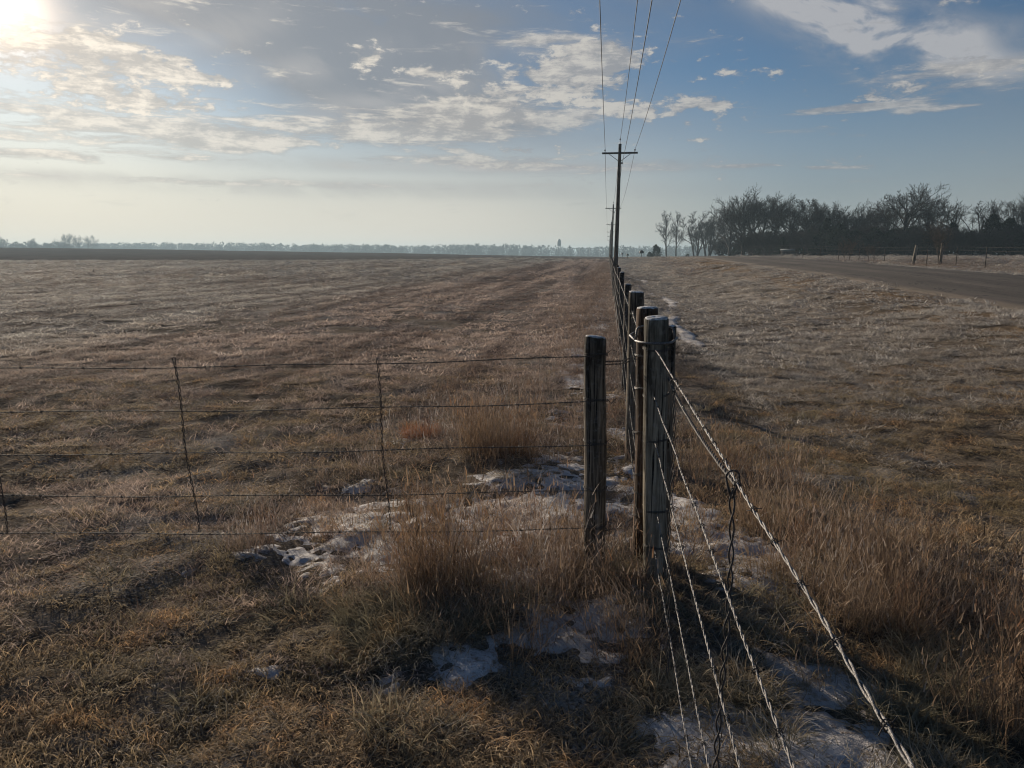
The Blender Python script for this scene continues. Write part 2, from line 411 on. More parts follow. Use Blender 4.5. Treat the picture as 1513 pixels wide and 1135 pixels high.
def snow_field(x, y):
    T = np.zeros_like(x)
    for (cx, cy, wx, wy, a) in BW:
        T = np.maximum(T, a * np.exp(-.8 * (((x - cx) / wx) ** 2 + ((y - cy) / wy) ** 2) ** 1.3))
    u, s = us(x, y)
    tr = np.exp(-((u - 1.75 - .35 * np.sin(s * .31) - .3 * fbm(s * .5, s * 0, 71)) / .15) ** 2) * sstep(10.5, 12, s) * (1 - sstep(85, 120, s))
    tr2 = .8 * np.exp(-((u + .45) / .4) ** 2) * sstep(2.5, 3.5, s) * (1 - sstep(20, 40, s))
    T = np.maximum(T, np.maximum(tr * 1.6 * (.55 + .9 * sstep(-.35, .35, vnoise(s * .7, s * 0, 77))), tr2 * .75))
    return T - .405 + .40 * fbm(x * 2.3, y * 2.3, 81, 5) + .42 * vnoise(x * 9, y * 9, 88) + .55 * vnoise(x * 23, y * 23, 89)
def snow_mesh(X, Y, thick):
    T = snow_field(X, Y); Z = ground_h(X, Y) - .006 + thick * np.clip(T, -.2, .7) ** 1 * .55 + .006 * fbm(X * 9, Y * 9, 90) + .012 * sstep(0, .5, T) * (fbm(X * 4, Y * 4, 94, 3) + .3)
    ny_, nx_ = X.shape; i = np.arange(ny_ - 1)[:, None] * nx_ + np.arange(nx_ - 1)[None]
    Q = np.stack([i, i + 1, i + nx_ + 1, i + nx_], -1).reshape(-1, 4)
    keep = (T.ravel()[Q] > -.08).any(1); return np.stack([X, Y, Z], -1).reshape(-1, 3), Q[keep], T.ravel()
X, Y = np.meshgrid(np.linspace(-2.6, 3.2, 420), np.linspace(.9, 9, 560))
v1, q1, t1 = snow_mesh(X, Y, .028)
Sg, Ug = np.meshgrid(np.concatenate([np.arange(5.6, 30, .10), np.arange(30, 118, .3)]), np.linspace(-1.6, 3.2, 70), indexing='ij')
X, Y = xy(Ug, Sg); 
v2, q2, t2 = snow_mesh(X, Y, .10)
m2 = (v2[:, 1][q2] > 9).all(1); q2 = q2[m2]
allv = np.vstack([v1, v2]); allq = np.vstack([q1, q2 + len(v1)])
used = np.unique(allq); re = np.full(len(allv), -1); re[used] = np.arange(len(used))
sn = link('snow_patches', mesh_np('snow_patches', allv[used], re[allq], M['snow'], {'th': np.concatenate([t1, t2])[used]}, smooth=True))
tag(sn, 'thin dirty old snow lying in patches among the grass along the fence', 'snow', kind='stuff')

# ------------------------------------------------------------------ grass blades
def blades(n, rad, L, lean, curl, width, K=4, clump=1.0, droop=.0, r=rng, oval=1.0):
    a = r.uniform(0, 2 * math.pi, n); q = rad * r.uniform(0, 1, n) ** (.5 * clump)
    bx, by = q * np.cos(a), q * np.sin(a) * oval
    az = r.uniform(0, 2 * math.pi, n)
    Ls = r.uniform(L[0], L[1], n); th = r.uniform(lean[0], lean[1], n); cu = r.uniform(curl[0], curl[1], n)
    if clump != 1.0 or droop: az = np.where(r.uniform(0, 1, n) < .7, np.arctan2(by, bx) + r.normal(0, .6, n), az)
    w = width * r.uniform(.6, 1.3, n); bend = r.normal(0, .35, n)
    pos = np.zeros((n, K + 1, 3)); pos[:, 0] = np.stack([bx, by, np.full(n, -.01)], -1)
    for k in range(1, K + 1):
        t_ = (k - .5) / K; ang = th + cu * t_ ** 1.4; aa = az + bend * t_ * 2
        st = Ls / K
        pos[:, k] = pos[:, k - 1] + np.stack([st * np.sin(ang) * np.cos(aa), st * np.sin(ang) * np.sin(aa), st * np.cos(ang)], -1)
    pos[..., 2] = np.maximum(pos[..., 2], -.01)
    fa = az + r.normal(0, .9, n) + math.pi / 2
    side = np.stack([np.cos(fa), np.sin(fa), np.zeros(n)], -1)
    tk = np.linspace(0, 1, K + 1); wk = (1 - tk ** 1.5 * .85)
    Lv = pos - side[:, None] * (w[:, None] * wk[None])[..., None] / 2; Rv = pos + side[:, None] * (w[:, None] * wk[None])[..., None] / 2
    V = np.stack([Lv, Rv], 2).reshape(-1, 3)
    b = np.arange(n)[:, None] * (2 * (K + 1)) + np.arange(K)[None] * 2
    Q = np.stack([b, b + 1, b + 3, b + 2], -1).reshape(-1, 4)
    rn = np.repeat(r.uniform(0, 1, n), 2 * (K + 1)); tt = np.tile(np.repeat(tk, 2), n)
    return V, Q, rn, tt
def join(parts):
    V = []; Q = []; A = []; B = []; o = 0
    for v, q, a, b in parts: V.append(v); Q.append(q + o); A.append(a); B.append(b); o += len(v)
    return np.vstack(V), np.vstack(Q), np.concatenate(A), np.concatenate(B)
def stems(n, rad, L, width, r=rng, lean=.35, leaves=2, oval=1.0, heads=True):
    ps = [blades(n, rad, L, (0, lean), (-.1, .6), width, 5, .9, 0, r, oval)]
    V, Q, _, _ = ps[0]; V = V.reshape(n, 6, 2, 3).mean(2)
    # thin side leaves and seed heads growing out of the stems
    lv = []
    for s_ in range(leaves):
        k = r.integers(1, 5, n); base = V[np.arange(n), k]
        v, q, a, b = blades(n, 0.0, (L[0] * .25, L[1] * .4), (.25, 1.0), (.2, 1.6), width * .9, 3, 1, 0, r)
        v = v.reshape(n, -1, 3) + base[:, None] + np.array([0, 0, .01]); lv.append((v.reshape(-1, 3), q, a, b * .6 + .4))
    if heads:
        v, q, a, b = blades(n, 0.0, (L[0] * .12, L[1] * .2), (.0, .5), (0, .9), width * 2.2, 3, 1, 0, r)
        v = v.reshape(n, -1, 3) + V[:, 5][:, None]; lv.append((v.reshape(-1, 3), q, a, b * .2 + .8))
    return join(ps + lv)
def gmesh(name, parts, mat):
    V, Q, a, b = parts; return mesh_np(name, V, Q, mat, {'rnd': a, 'tt': b})

def scatter(name, templates, X, Y, sxy, sz, label, cat='grass', idx=None, z=None):
    """templates: meshes; one stuff object whose points carry the clumps"""
    tc = bpy.data.collections.new(name + '_clumps')
    for k, me in enumerate(templates):
        o = bpy.data.objects.new(f'{name}_clump_{k:02d}', me); tc.objects.link(o)
    n = len(X)
    Z = ground_h(X, Y) if z is None else z
    rot = np.stack([rng.normal(0, .12, n), rng.normal(0, .12, n), rng.uniform(0, 6.283, n)], -1)
    scl = np.stack([sxy, sxy, sz], -1)
    me = mesh_np(name, np.stack([X, Y, Z], -1), np.zeros((0, 3), int), None,
                 {'rot': rot, 'scl': scl, 'idx': (idx if idx is not None else rng.integers(0, len(templates), n)).astype(int)}) if False else bpy.data.meshes.new(name)
    me.vertices.add(n); me.vertices.foreach_set('co', np.stack([X, Y, Z], -1).astype(np.float32).ravel())
    a = me.attributes.new('rot', 'FLOAT_VECTOR', 'POINT'); a.data.foreach_set('vector', rot.astype(np.float32).ravel())
    a = me.attributes.new('scl', 'FLOAT_VECTOR', 'POINT'); a.data.foreach_set('vector', scl.astype(np.float32).ravel())
    a = me.attributes.new('idx', 'INT', 'POINT'); a.data.foreach_set('value', (idx if idx is not None else rng.integers(0, len(templates), n)).astype(np.int32))
    ob = link(name, me)
    g = bpy.data.node_groups.new(name + '_nodes', 'GeometryNodeTree')
    g.interface.new_socket('Geometry', in_out='INPUT', socket_type='NodeSocketGeometry')
    g.interface.new_socket('Geometry', in_out='OUTPUT', socket_type='NodeSocketGeometry')
    N = g.nodes; I = N.new('NodeGroupInput'); O = N.new('NodeGroupOutput')
    ci = N.new('GeometryNodeCollectionInfo'); ci.inputs['Collection'].default_value = tc
    ci.inputs['Separate Children'].default_value = True; ci.inputs['Reset Children'].default_value = True
    ip = N.new('GeometryNodeInstanceOnPoints'); ip.inputs['Pick Instance'].default_value = True
    def na(nm, ty):
        q = N.new('GeometryNodeInputNamedAttribute'); q.data_type = ty; q.inputs['Name'].default_value = nm; return q.outputs['Attribute']
    L = g.links
    L.new(I.outputs[0], ip.inputs['Points']); L.new(ci.outputs[0], ip.inputs['Instance'])
    L.new(na('idx', 'INT'), ip.inputs['Instance Index']); L.new(na('rot', 'FLOAT_VECTOR'), ip.inputs['Rotation']); L.new(na('scl', 'FLOAT_VECTOR'), ip.inputs['Scale'])
    L.new(ip.outputs[0], O.inputs[0])
    md = ob.modifiers.new('clumps', 'NODES'); md.node_group = g
    tag(ob, label, cat, kind='stuff'); return ob

def wedge(y0, y1, dens, m=.86, extra=1.2):
    A = []
    n = int(dens * (y1 - y0) * (m * (y0 + y1) + 2 * extra))
    y = np.sqrt(rng.uniform(y0 ** 2, y1 ** 2, n)) if y0 > 3 else rng.uniform(y0, y1, n)
    x = rng.uniform(-1, 1, n) * (m * y + extra)
    return x, y
def not_road(x, y, lo=7.75, hi=15.1):
    u, s = us(x, y); return (u < lo) | (u > hi)

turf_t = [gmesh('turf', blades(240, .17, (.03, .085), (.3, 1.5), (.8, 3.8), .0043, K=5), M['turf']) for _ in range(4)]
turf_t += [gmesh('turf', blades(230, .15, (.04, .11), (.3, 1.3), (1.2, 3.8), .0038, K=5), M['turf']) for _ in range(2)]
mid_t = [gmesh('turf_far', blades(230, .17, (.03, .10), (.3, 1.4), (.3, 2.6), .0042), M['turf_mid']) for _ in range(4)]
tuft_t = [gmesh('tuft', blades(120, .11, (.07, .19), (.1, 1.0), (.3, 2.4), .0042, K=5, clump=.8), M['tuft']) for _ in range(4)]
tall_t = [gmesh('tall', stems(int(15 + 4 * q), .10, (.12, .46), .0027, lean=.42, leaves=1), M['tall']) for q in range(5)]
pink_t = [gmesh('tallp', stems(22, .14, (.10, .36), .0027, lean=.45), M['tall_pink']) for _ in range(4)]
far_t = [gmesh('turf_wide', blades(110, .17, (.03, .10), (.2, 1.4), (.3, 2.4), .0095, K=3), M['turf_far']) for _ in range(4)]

def prep(x, y, cutsnow=.04, p=.74):
    sv = snow_field(x, y); k = (sv < cutsnow) | ((sv < .26) & (rng.uniform(0, 1, len(x)) > .45)) | (rng.uniform(0, 1, len(x)) > p)
    k &= not_road(x, y); return x[k], y[k]
# nearest turf
x, y = wedge(.75, 5.5, 95); x, y = prep(x, y)
dn = fbm(x * 2.2, y * 2.2, 101, 3); k = (dn > -.42) & (fbm(x * 6, y * 6, 107, 2) > -.34); x, y, dn = x[k], y[k], dn[k]
hz = np.clip(1.0 + .9 * dn, .5, 1.6)
x2, y2 = wedge(5.5, 16, 34); x2, y2 = prep(x2, y2); k = fbm(x2 * 3, y2 * 3.6, 109, 2) > -.28; x2, y2 = x2[k], y2[k]; u2, s2 = us(x2, y2)
near_idx = rng.integers(0, 6, len(x)); idx2 = rng.integers(6, 10, len(x2))
f2 = np.clip((y2 - 5.5) / 6, 0, 1)
idx2 = np.where(rng.uniform(0, 1, len(x2)) > f2, rng.integers(0, 6, len(x2)), idx2)
u1, s1 = us(x, y); u2, s2 = us(x2, y2)
# the left field right of x~ -? is frostier and greyer than the bottom of the picture
fg = np.clip((y - 2.4) / 3.0, 0, 1) * (u1 < .3)
near_idx = np.where(rng.uniform(0, 1, len(x)) < fg * .75, rng.integers(6, 10, len(x)), near_idx)
f3 = np.clip((y2 - 10) / 6, 0, 1); idx2 = np.where(rng.uniform(0, 1, len(x2)) < f3, rng.integers(10, 14, len(x2)), idx2)
x3, y3 = wedge(16, 44, 8.5); x3, y3 = prep(x3, y3); k = fbm(x3 * 1.1, y3 * 1.4, 113, 2) > -.25; x3, y3 = x3[k], y3[k]
x4, y4 = wedge(44, 190, 1.2); k = not_road(x4, y4, 7.3, 15.6) & (tilled_at(x4, y4) < .5); x4, y4 = x4[k], y4[k]
XX = np.concatenate([x, x2, x3, x4]); YY = np.concatenate([y, y2, y3, y4])
u3, s3 = us(x3, y3)
sx = np.concatenate([rng.uniform(.7, 1.15, len(x)), rng.uniform(1.0, 1.7, len(x2)), rng.uniform(1.8, 3.2, len(x3)), rng.uniform(4, 7, len(x4))])
sz = np.concatenate([hz * rng.uniform(.7, 1.2, len(x)), rng.uniform(.6, 1.3, len(x2)), rng.uniform(.6, 1.3, len(x3)), rng.uniform(.6, 1.4, len(x4))])
ii = np.concatenate([near_idx, idx2, rng.integers(10, 14, len(x3)), rng.integers(10, 14, len(x4))])
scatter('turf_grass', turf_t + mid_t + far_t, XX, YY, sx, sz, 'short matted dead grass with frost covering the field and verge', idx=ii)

# green grey tufts
def region(px0, py0, px1, py1, n, jitter=1.0):
    """points on the ground inside a quadrilateral patch given by two corners"""
    a = hit(px0, py0); b = hit(px1, py0); c = hit(px0, py1); d = hit(px1, py1)
    s_ = rng.uniform(0, 1, n); q = rng.uniform(0, 1, n)
    p0 = np.array(a[:2])[None] * (1 - s_[:, None]) + np.array(b[:2])[None] * s_[:, None]
    p1 = np.array(c[:2])[None] * (1 - s_[:, None]) + np.array(d[:2])[None] * s_[:, None]
    p = p0 * (1 - q[:, None]) + p1 * q[:, None]; return p[:, 0], p[:, 1]
def cat_(*a): return np.concatenate([q[0] for q in a]), np.concatenate([q[1] for q in a])
X, Y = cat_(region(520, 880, 900, 1010, 110), region(560, 960, 1000, 1100, 36), region(960, 900, 1200, 1060, 80), region(1150, 950, 1700, 1250, 200), region(430, 900, 620, 980, 22),
            region(0, 830, 500, 1100, 8), region(950, 600, 1513, 800, 40), region(860, 830, 1120, 920, 34))
k = ((snow_field(X, Y) < .05) | (rng.uniform(0, 1, len(X)) > .85)) & (fbm(X * 2.1, Y * 2.1, 171, 3) > -.12); X, Y = X[k], Y[k]
scatter('tufted_grass', tuft_t, X, Y, rng.uniform(.7, 1.3, len(X)), rng.uniform(.45, .95, len(X)), 'grey green arching grass tufts around the fence corner')

# tall brown grass on the right and along the fence
X, Y = cat_(region(1060, 820, 1330, 960, 105), region(1200, 880, 1620, 1100, 125), region(1010, 800, 1100, 900, 16), region(900, 830, 1010, 880, 10), region(840, 820, 900, 870, 6), region(1010, 690, 1180, 760, 34), region(1200, 800, 1380, 880, 26), region(1050, 760, 1210, 900, 60),
            region(820, 770, 870, 830, 6))
X2, Y2 = cat_(region(590, 800, 760, 900, 22), region(440, 760, 880, 860, 30), region(620, 900, 960, 1000, 16), region(990, 760, 1160, 860, 14), region(720, 800, 870, 900, 12), region(690, 640, 800, 700, 14), region(560, 860, 760, 930, 10), region(880, 860, 1000, 930, 8))
hs = rng.uniform(.6, 1.15, len(X)) * np.where(Y < 1.9, .8, 1)
k = ((X > .62) | (Y > 3.2)) & (fbm(X * 2.4, Y * 2.4, 161, 3) > -.16) & ((snow_field(X, Y) < .12) | (rng.uniform(0, 1, len(X)) > .7)); X, Y, hs = X[k], Y[k], hs[k]; X = np.concatenate([X, X2]); Y = np.concatenate([Y, Y2]); hs = np.concatenate([hs, rng.uniform(.5, 1.05, len(X2))])
scatter('tall_grass', tall_t, X, Y, rng.uniform(.7, 1.2, len(X)), hs, 'tall dry brown grass standing beside the barbed wire on the right')

n = 620
s_ = rng.uniform(0, 1, n) ** 1.6 * 110 + 2.4; u_ = -.55 + rng.normal(0, .55, n) - .35 * np.clip(s_ / 10, 0, 1)
Xa, Ya = xy(u_, s_)
n2 = 200; s2_ = rng.uniform(1.5, 30, n2); u2_ = .35 + rng.normal(0, .25, n2); Xb, Yb = xy(u2_, s2_)
Xc, Yc = cat_(region(660, 600, 860, 690, 34), region(600, 560, 800, 620, 34), region(560, 640, 700, 700, 12), region(720, 780, 860, 850, 9), region(480, 670, 600, 720, 9), region(300, 770, 420, 800, 5), region(720, 840, 860, 900, 9), region(520, 860, 700, 910, 9))
n3 = 1500; s5 = rng.uniform(30, 110, n3); u5 = rng.uniform(-95, -8, n3); Xd, Yd = xy(u5, s5)
k = (fbm(Xd * .06, Yd * .05, 47) + .12 > 0) ; Xd, Yd = Xd[k], Yd[k]
n4 = 260; Xe, Ye = wedge(7, 30, .5); 
k = (us(Xe, Ye)[0] < 0) & (fbm(Xe * .3, Ye * .3, 140) > .12); Xe, Ye = Xe[k], Ye[k]
n6 = 500; s6 = rng.uniform(18, 60, n6); u6 = rng.uniform(16.2, 27, n6); Xf, Yf = xy(u6, s6)
k = ~((Ya < 6.2) & (rng.uniform(0, 1, len(Xa)) < .72)); Xa, Ya = Xa[k], Ya[k]
X = np.concatenate([Xa, Xb, Xc, Xd, Xe, Xf]); Y = np.concatenate([Ya, Yb, Yc, Yd, Ye, Yf])
hs = np.concatenate([rng.uniform(.5, 1.2, len(Xa)), rng.uniform(.35, .8, len(Xb)), rng.uniform(.6, 1.1, len(Xc)), rng.uniform(.7, 1.4, len(Xd)), rng.uniform(.4, .9, len(Xe)), rng.uniform(.4, .9, len(Xf))])
sx = rng.uniform(.8, 1.3, len(X)) * np.where(Y > 12, 1.8, 1) * np.where(Y > 35, 2.0, 1)
scatter('frosted_weeds', pink_t, X, Y, sx, hs, 'knee high frosted brown weeds along the fence line and field')

# single grass clumps one can point to
def clump(px, py, n, rad, L, mat, label, lean=.35, width=.003, oval=1., heads=True, leaves=2, curl=None):
    p = hit(px, py); r = np.random.default_rng(int(px * 7 + py))
    parts = stems(n, rad, L, width, r, lean, leaves, oval, heads)
    o = link('grass_clump', gmesh('grass_clump', parts, M[mat]), None, (p.x, p.y, p.z - .01))
    tag(o, label, 'grass clump', 'grass clumps by the wire fence'); return o
clump(662, 868, 330, .20, (.25, .60), 'tall', 'big golden brown grass clump rising through the cross fence left of the front post')
clump(735, 668, 420, .34, (.25, .5), 'tall', 'wide reddish brown grass clump behind the cross fence left of the front post', oval=.5)
clump(622, 645, 700, .17, (.08, .20), 'orange', 'low rust orange grass tuft beside the second wire stay', 1.1, heads=False)
clump(372, 808, 160, .13, (.1, .22), 'tall_pink', 'short brown grass clump between the two left wire stays', .5)
clump(848, 850, 110, .07, (.2, .42), 'tall', 'narrow upright brown grass clump touching the left side of the front post', .22)
clump(806, 868, 70, .14, (.3, .55), 'tall_pink', 'sparse leaning brown stems on snow left of the front post', .8)
clump(655, 500, 200, .3, (.08, .2), 'tall_pink', 'pale straw coloured grass clump far out in the left field', .6)

# ------------------------------------------------------------------ fence
def log_post(name, mat, base, top, r0, r1, parent, seed, n=22, frost=True, irr=.05):
    r = np.random.default_rng(seed); base = np.array(base, float); top = np.array(top, float); m = 26
    g = Geo(); ts = np.linspace(0, 1, m); a = np.arange(n) * 2 * math.pi / n
    ax = top - base; rings = []
    wob = np.stack([fbm(ts * 2.5 + seed, ts * 0, 200 + seed, 2), fbm(ts * 2.5 + 7, ts * 0, 210 + seed, 2), ts * 0], -1) * r0 * .16
    for j, t_ in enumerate(ts):
        rr = (r0 * (1 - t_) + r1 * t_) * (1 + irr * 1.7 * fbm(np.cos(a) * 1.2 + seed, np.sin(a) * 1.2 + t_ * 3.5, 220 + seed, 3))
        c = base + ax * t_ + wob[j]
        rings.append(np.stack([c[0] + rr * np.cos(a), c[1] + rr * np.sin(a), np.full(n, c[2])], -1))
    tilt = r.normal(0, .07, 2)
    last = rings[-1].copy(); cc = last.mean(0)
    last[:, 2] += (last[:, 0] - cc[0]) * tilt[0] + (last[:, 1] - cc[1]) * tilt[1] + .005 * fbm(np.cos(a) * 3 + seed, np.sin(a) * 3, 240, 3); rings[-1] = last
    ch = cc + (last - cc) * .965; ch[:, 2] = last[:, 2] + .002; rings.append(ch)
    V = np.vstack(rings); M_ = len(rings); i = np.arange(M_ - 1)[:, None] * n; j = np.arange(n)[None]; j2 = (j + 1) % n
    Qd = np.stack([i + j, i + j2, i + n + j2, i + n + j], -1).reshape(-1, 4)
    V = np.vstack([V, ch.mean(0)]); c = len(V) - 1; T = [(c, (M_ - 1) * n + k, (M_ - 1) * n + (k + 1) % n) for k in range(n)]
    g.add(V - base, Qd, T)
    o = g.build(name, M[mat], parent, True, Vector(base) - (parent.location if parent else Vector()))
    if frost:
        h = Geo(); rr = [1.0, .97, .8, .4]; zz = [-.002, .005, .0085, .011]; rg = []
        for q, z_ in zip(rr, zz):
            e = ch.mean(0) + (ch - ch.mean(0)) * q * .97; e = e.copy(); e[:, 2] += z_ + .004 * vnoise(e[:, 0] * 60, e[:, 1] * 60, seed); rg.append(e)
        V = np.vstack(rg + [ch.mean(0) + [0, 0, .012]]); i = np.arange(3)[:, None] * n
        Qd = np.stack([i + j, i + j2, i + n + j2, i + n + j], -1).reshape(-1, 4)
        h.add(V - base, Qd, [(4 * n, 3 * n + k, 3 * n + (k + 1) % n) for k in range(n)])
        h.build('frost_cap', M['frost'], o)
    return o
def twist(g, pts, r_h, r_s, pitch, n=5, strands=2, step=8):
    P_ = np.asarray(pts, float); seg = np.linalg.norm(np.diff(P_, axis=0), axis=1); L = np.concatenate([[0], np.cumsum(seg)])
    m = max(4, int(L[-1] / pitch * step)); l = np.linspace(0, L[-1], m)
    C = np.stack([np.interp(l, L, P_[:, k]) for k in range(3)], -1)
    T = np.gradient(C, axis=0); T /= np.linalg.norm(T, axis=1)[:, None]
    up = np.array([0, 0, 1.]) if abs(T[m // 2, 2]) < .8 else np.array([1., 0, 0])
    A = np.cross(T, up); A /= np.linalg.norm(A, axis=1)[:, None]; B = np.cross(T, A)
    jit = 1 + .25 * fbm(l * 9, l * 0 + pitch * 100, 5)
    for q in range(strands):
        ph = 2 * math.pi * l / pitch + q * 2 * math.pi / strands
        H = C + (A * np.cos(ph)[:, None] + B * np.sin(ph)[:, None]) * (r_h * jit)[:, None]
        g.tube(H, r_s, n)
    return C
def barb(g, p, tdir, r=.0013, L=.022, seed=0):
    rr = np.random.default_rng(seed); tdir = np.array(tdir) / np.linalg.norm(tdir)
    up = np.array([0, 0, 1.]); a = np.cross(tdir, up); a /= np.linalg.norm(a); b = np.cross(tdir, a); p = np.array(p)
    th = rr.uniform(0, 6.28)
    for q in range(2):
        d = a * math.cos(th + q * 1.6) + b * math.sin(th + q * 1.6)
        g.tube([p - d * L + tdir * .004, p - d * .3 * L, p + d * .3 * L + tdir * .003, p + d * L - tdir * .004], [r * .6, r, r, r * .6], 4)
    ts = np.linspace(0, 4 * math.pi, 18)
    g.tube([p + tdir * (-.005 + .01 * t_ / 12.6) + .0052 * (a * math.cos(t_) + b * math.sin(t_)) for t_ in ts], r, 4)
def wraps(parent, c, axis, r, z, mat, turns=2, seed=0, tail=True):
    g = Geo(); ts = np.linspace(0, turns * 2 * math.pi, turns * 22); rr = np.random.default_rng(seed)
    pts = [(c[0] + (r + .003) * math.cos(t_), c[1] + (r + .003) * math.sin(t_), z + .006 * t_ / 6.28 + .008 * math.sin(t_ + seed)) for t_ in ts]
    if tail: 
        e = pts[-1]; pts += [(e[0] + .02, e[1] - .012, e[2] + .02 * (1 if seed % 2 else -1)), (e[0] + .045, e[1] - .02, e[2] + .01)]
    g.tube(np.array(pts) - np.array(parent.location), .0019, 5)
    return g.build('wire_wrap', M[mat], parent)

fence = empty('barbed_wire_fence', (X0, Y0, 0), 'long post and wire fence running from the camera to the horizon beside the utility poles', 'fence')
FL = fence.location
P5 = log_post('post', 'post_grey', (.747, 3.60, -.05), (.702, 3.60, EYE - 3.6 * math.tan(R(4.87))), .0605, .0585, fence, 1); P5['label'] = 'front grey corner post inside the steel loop'
P4 = log_post('post', 'post_brown', (.738, 3.93, -.05), (.728, 3.97, EYE - 3.95 * math.tan(R(4.1))), .060, .0575, fence, 2); P4['label'] = 'reddish brown post leaning behind the front corner post'
P6 = log_post('post', 'post_dark', (.803, 3.80, -.05), (.788, 3.78, 1.33), .052, .050, fence, 3); P6['label'] = 'dark post close behind the right side of the corner post'
P3 = log_post('post', 'post_dark', (1.03, 6.12, -.05), (1.018, 6.1, EYE - 6.1 * math.tan(R(2.85))), .064, .06, fence, 4); P3['label'] = 'second dark brace post behind the corner posts'
HW = [1.235, .97, .74, .48, .25]
s_ = 5.75; k = 0; post_s = []
while s_ < 150 and k < 34: post_s.append(s_); s_ += 4.3 + random.uniform(-.25, .25); k += 1
lp_meshes = []
for k, s_ in enumerate(post_s):
    xx, yy = xy(random.uniform(-.02, .02), s_); z0 = gz(xx, yy); h = 1.36 + random.uniform(-.04, .05) - (.0 if k else 0)
    if k < 6:
        o = log_post('post', 'line_post', (xx, yy, z0 - .05), (xx + random.uniform(-.03, .03), yy + random.uniform(-.03, .03), z0 + h), .046, .042, fence, 10 + k, 14, k < 3); lp_meshes.append(o)
    else:
        src = lp_meshes[3 + k % 3]; o = src.copy(); col.objects.link(o); o.parent = fence
        o.location = Vector((xx, yy, z0 - .05)) - FL; o.rotation_euler = (0, 0, random.uniform(0, 6.28))
# diagonal brace rail between the two brace posts
# wires running away, on the field side of the posts
for j, h in enumerate(HW):
    g = Geo(); pts = []
    s_list = [.3, 2.5] + post_s
    for q, s_ in enumerate(s_list):
        xx, yy = xy(-.062 if q < 2 else -.05, s_); pts.append((xx, yy, base_h(xx, yy) + h + (0.02 * math.sin(q * 2.3 + j)), s_))
    fine = [pts[0][:3]]
    for a, b in zip(pts[:-1], pts[1:]):
        for w in (.25, .5, .75, 1.):
            fine.append((a[0] + (b[0] - a[0]) * w, a[1] + (b[1] - a[1]) * w, a[2] + (b[2] - a[2]) * w - .018 * 4 * w * (1 - w)))
    near = [p for p in fine if p[1] < 14]; farp = [p for p in fine if p[1] >= near[-1][1]]
    twist(g, np.array(near) - np.array(FL), .0022, .0019, .06, 4, 2, 6)
    g.tube(np.array(farp) - np.array(FL), .004, 4)
    for q in np.arange(4.2, 9, .16):
        i_ = np.interp(q, [p[1] for p in near], [p[0] for p in near]); z_ = np.interp(q, [p[1] for p in near], [p[2] for p in near])
        barb(g, (i_ - FL.x, q - FL.y, z_), (sT, cT, 0), seed=int(q * 100) + j)
    g.build('barbed_wire', M['wire_dark' if j else 'wire_frosted'], fence)
# wires coming toward the camera from the corner post
nearw = [(.693, 3.538, 1.250, .357, .587, 1.25, .0018, .0016), (.692, 3.538, 1.02, .376, .889, 1.02, .0016, .0014), (.704, 3.538, .79, .41, 1.19, .79, .0016, .0014),
         (.728, 3.538, .42, .497, 1.67, .42, .0016, .0014), (.722, 3.538, .23, .522, 1.92, .23, .0016, .0014)]
for j, (xa, ya, za, xb, yb, zb, rh, rs) in enumerate(nearw):
    d = (xb - xa) / (yb - ya); g = Geo(); n_ = 30
    ys = np.linspace(ya, -1.6, n_); xs = xa + (ys - ya) * d + .0035 * fbm(ys * 3.1, ys * 0, 500 + j, 2) * sstep(0, .3, ya - ys); zs = za + .007 * fbm(ys * 2.3 + 5, ys * 0, 520 + j, 3) * sstep(0, .3, ya - ys)
    C = twist(g, np.stack([xs, ys, zs], -1) - np.array(FL), rh, rs, .098 if j == 0 else .07, 7, 2, 16); gb = Geo()
    for q in np.arange(ya - .1, -1.4, -.155 - .01 * j):
        x_ = xa + (q - ya) * d; barb(gb, (x_ - FL.x, q - FL.y, np.interp(q, ys[::-1], zs[::-1])), (d, 1, 0), .0010, .013, int(q * 50) + 300 + j)
    nv = g.n; g.add(np.vstack(gb.v), np.vstack(gb.q) , np.vstack(gb.t)) if gb.q else None
    nw = g.build('barbed_wire', M['wire_frosted'], fence); nw.data.materials.append(M['wire_dark'])
    for pl in nw.data.polygons:
        if pl.vertices[0] >= nv: pl.material_index = 1
    nw['label'] = ['thick twisted top wire with frost nearest the camera', 'second near wire', 'third near wire', 'fourth near wire', 'lowest near wire'][j]
    w = wraps(fence, (.747 - .045 * za / 1.39, 3.60), None, .0605, za - .006, 'wire_dark', 2, j)
for z_, q in ((1.17, 1), (.99, 2), (.74, 3), (.5, 4), (.4, 5), (.28, 8)):
    wraps(fence, (.738 - .01 * z_ / 1.4, 3.93 + .04 * z_ / 1.4), None, .061, z_, 'wire_frosted' if q < 3 else 'wire_dark', 2, q, False)
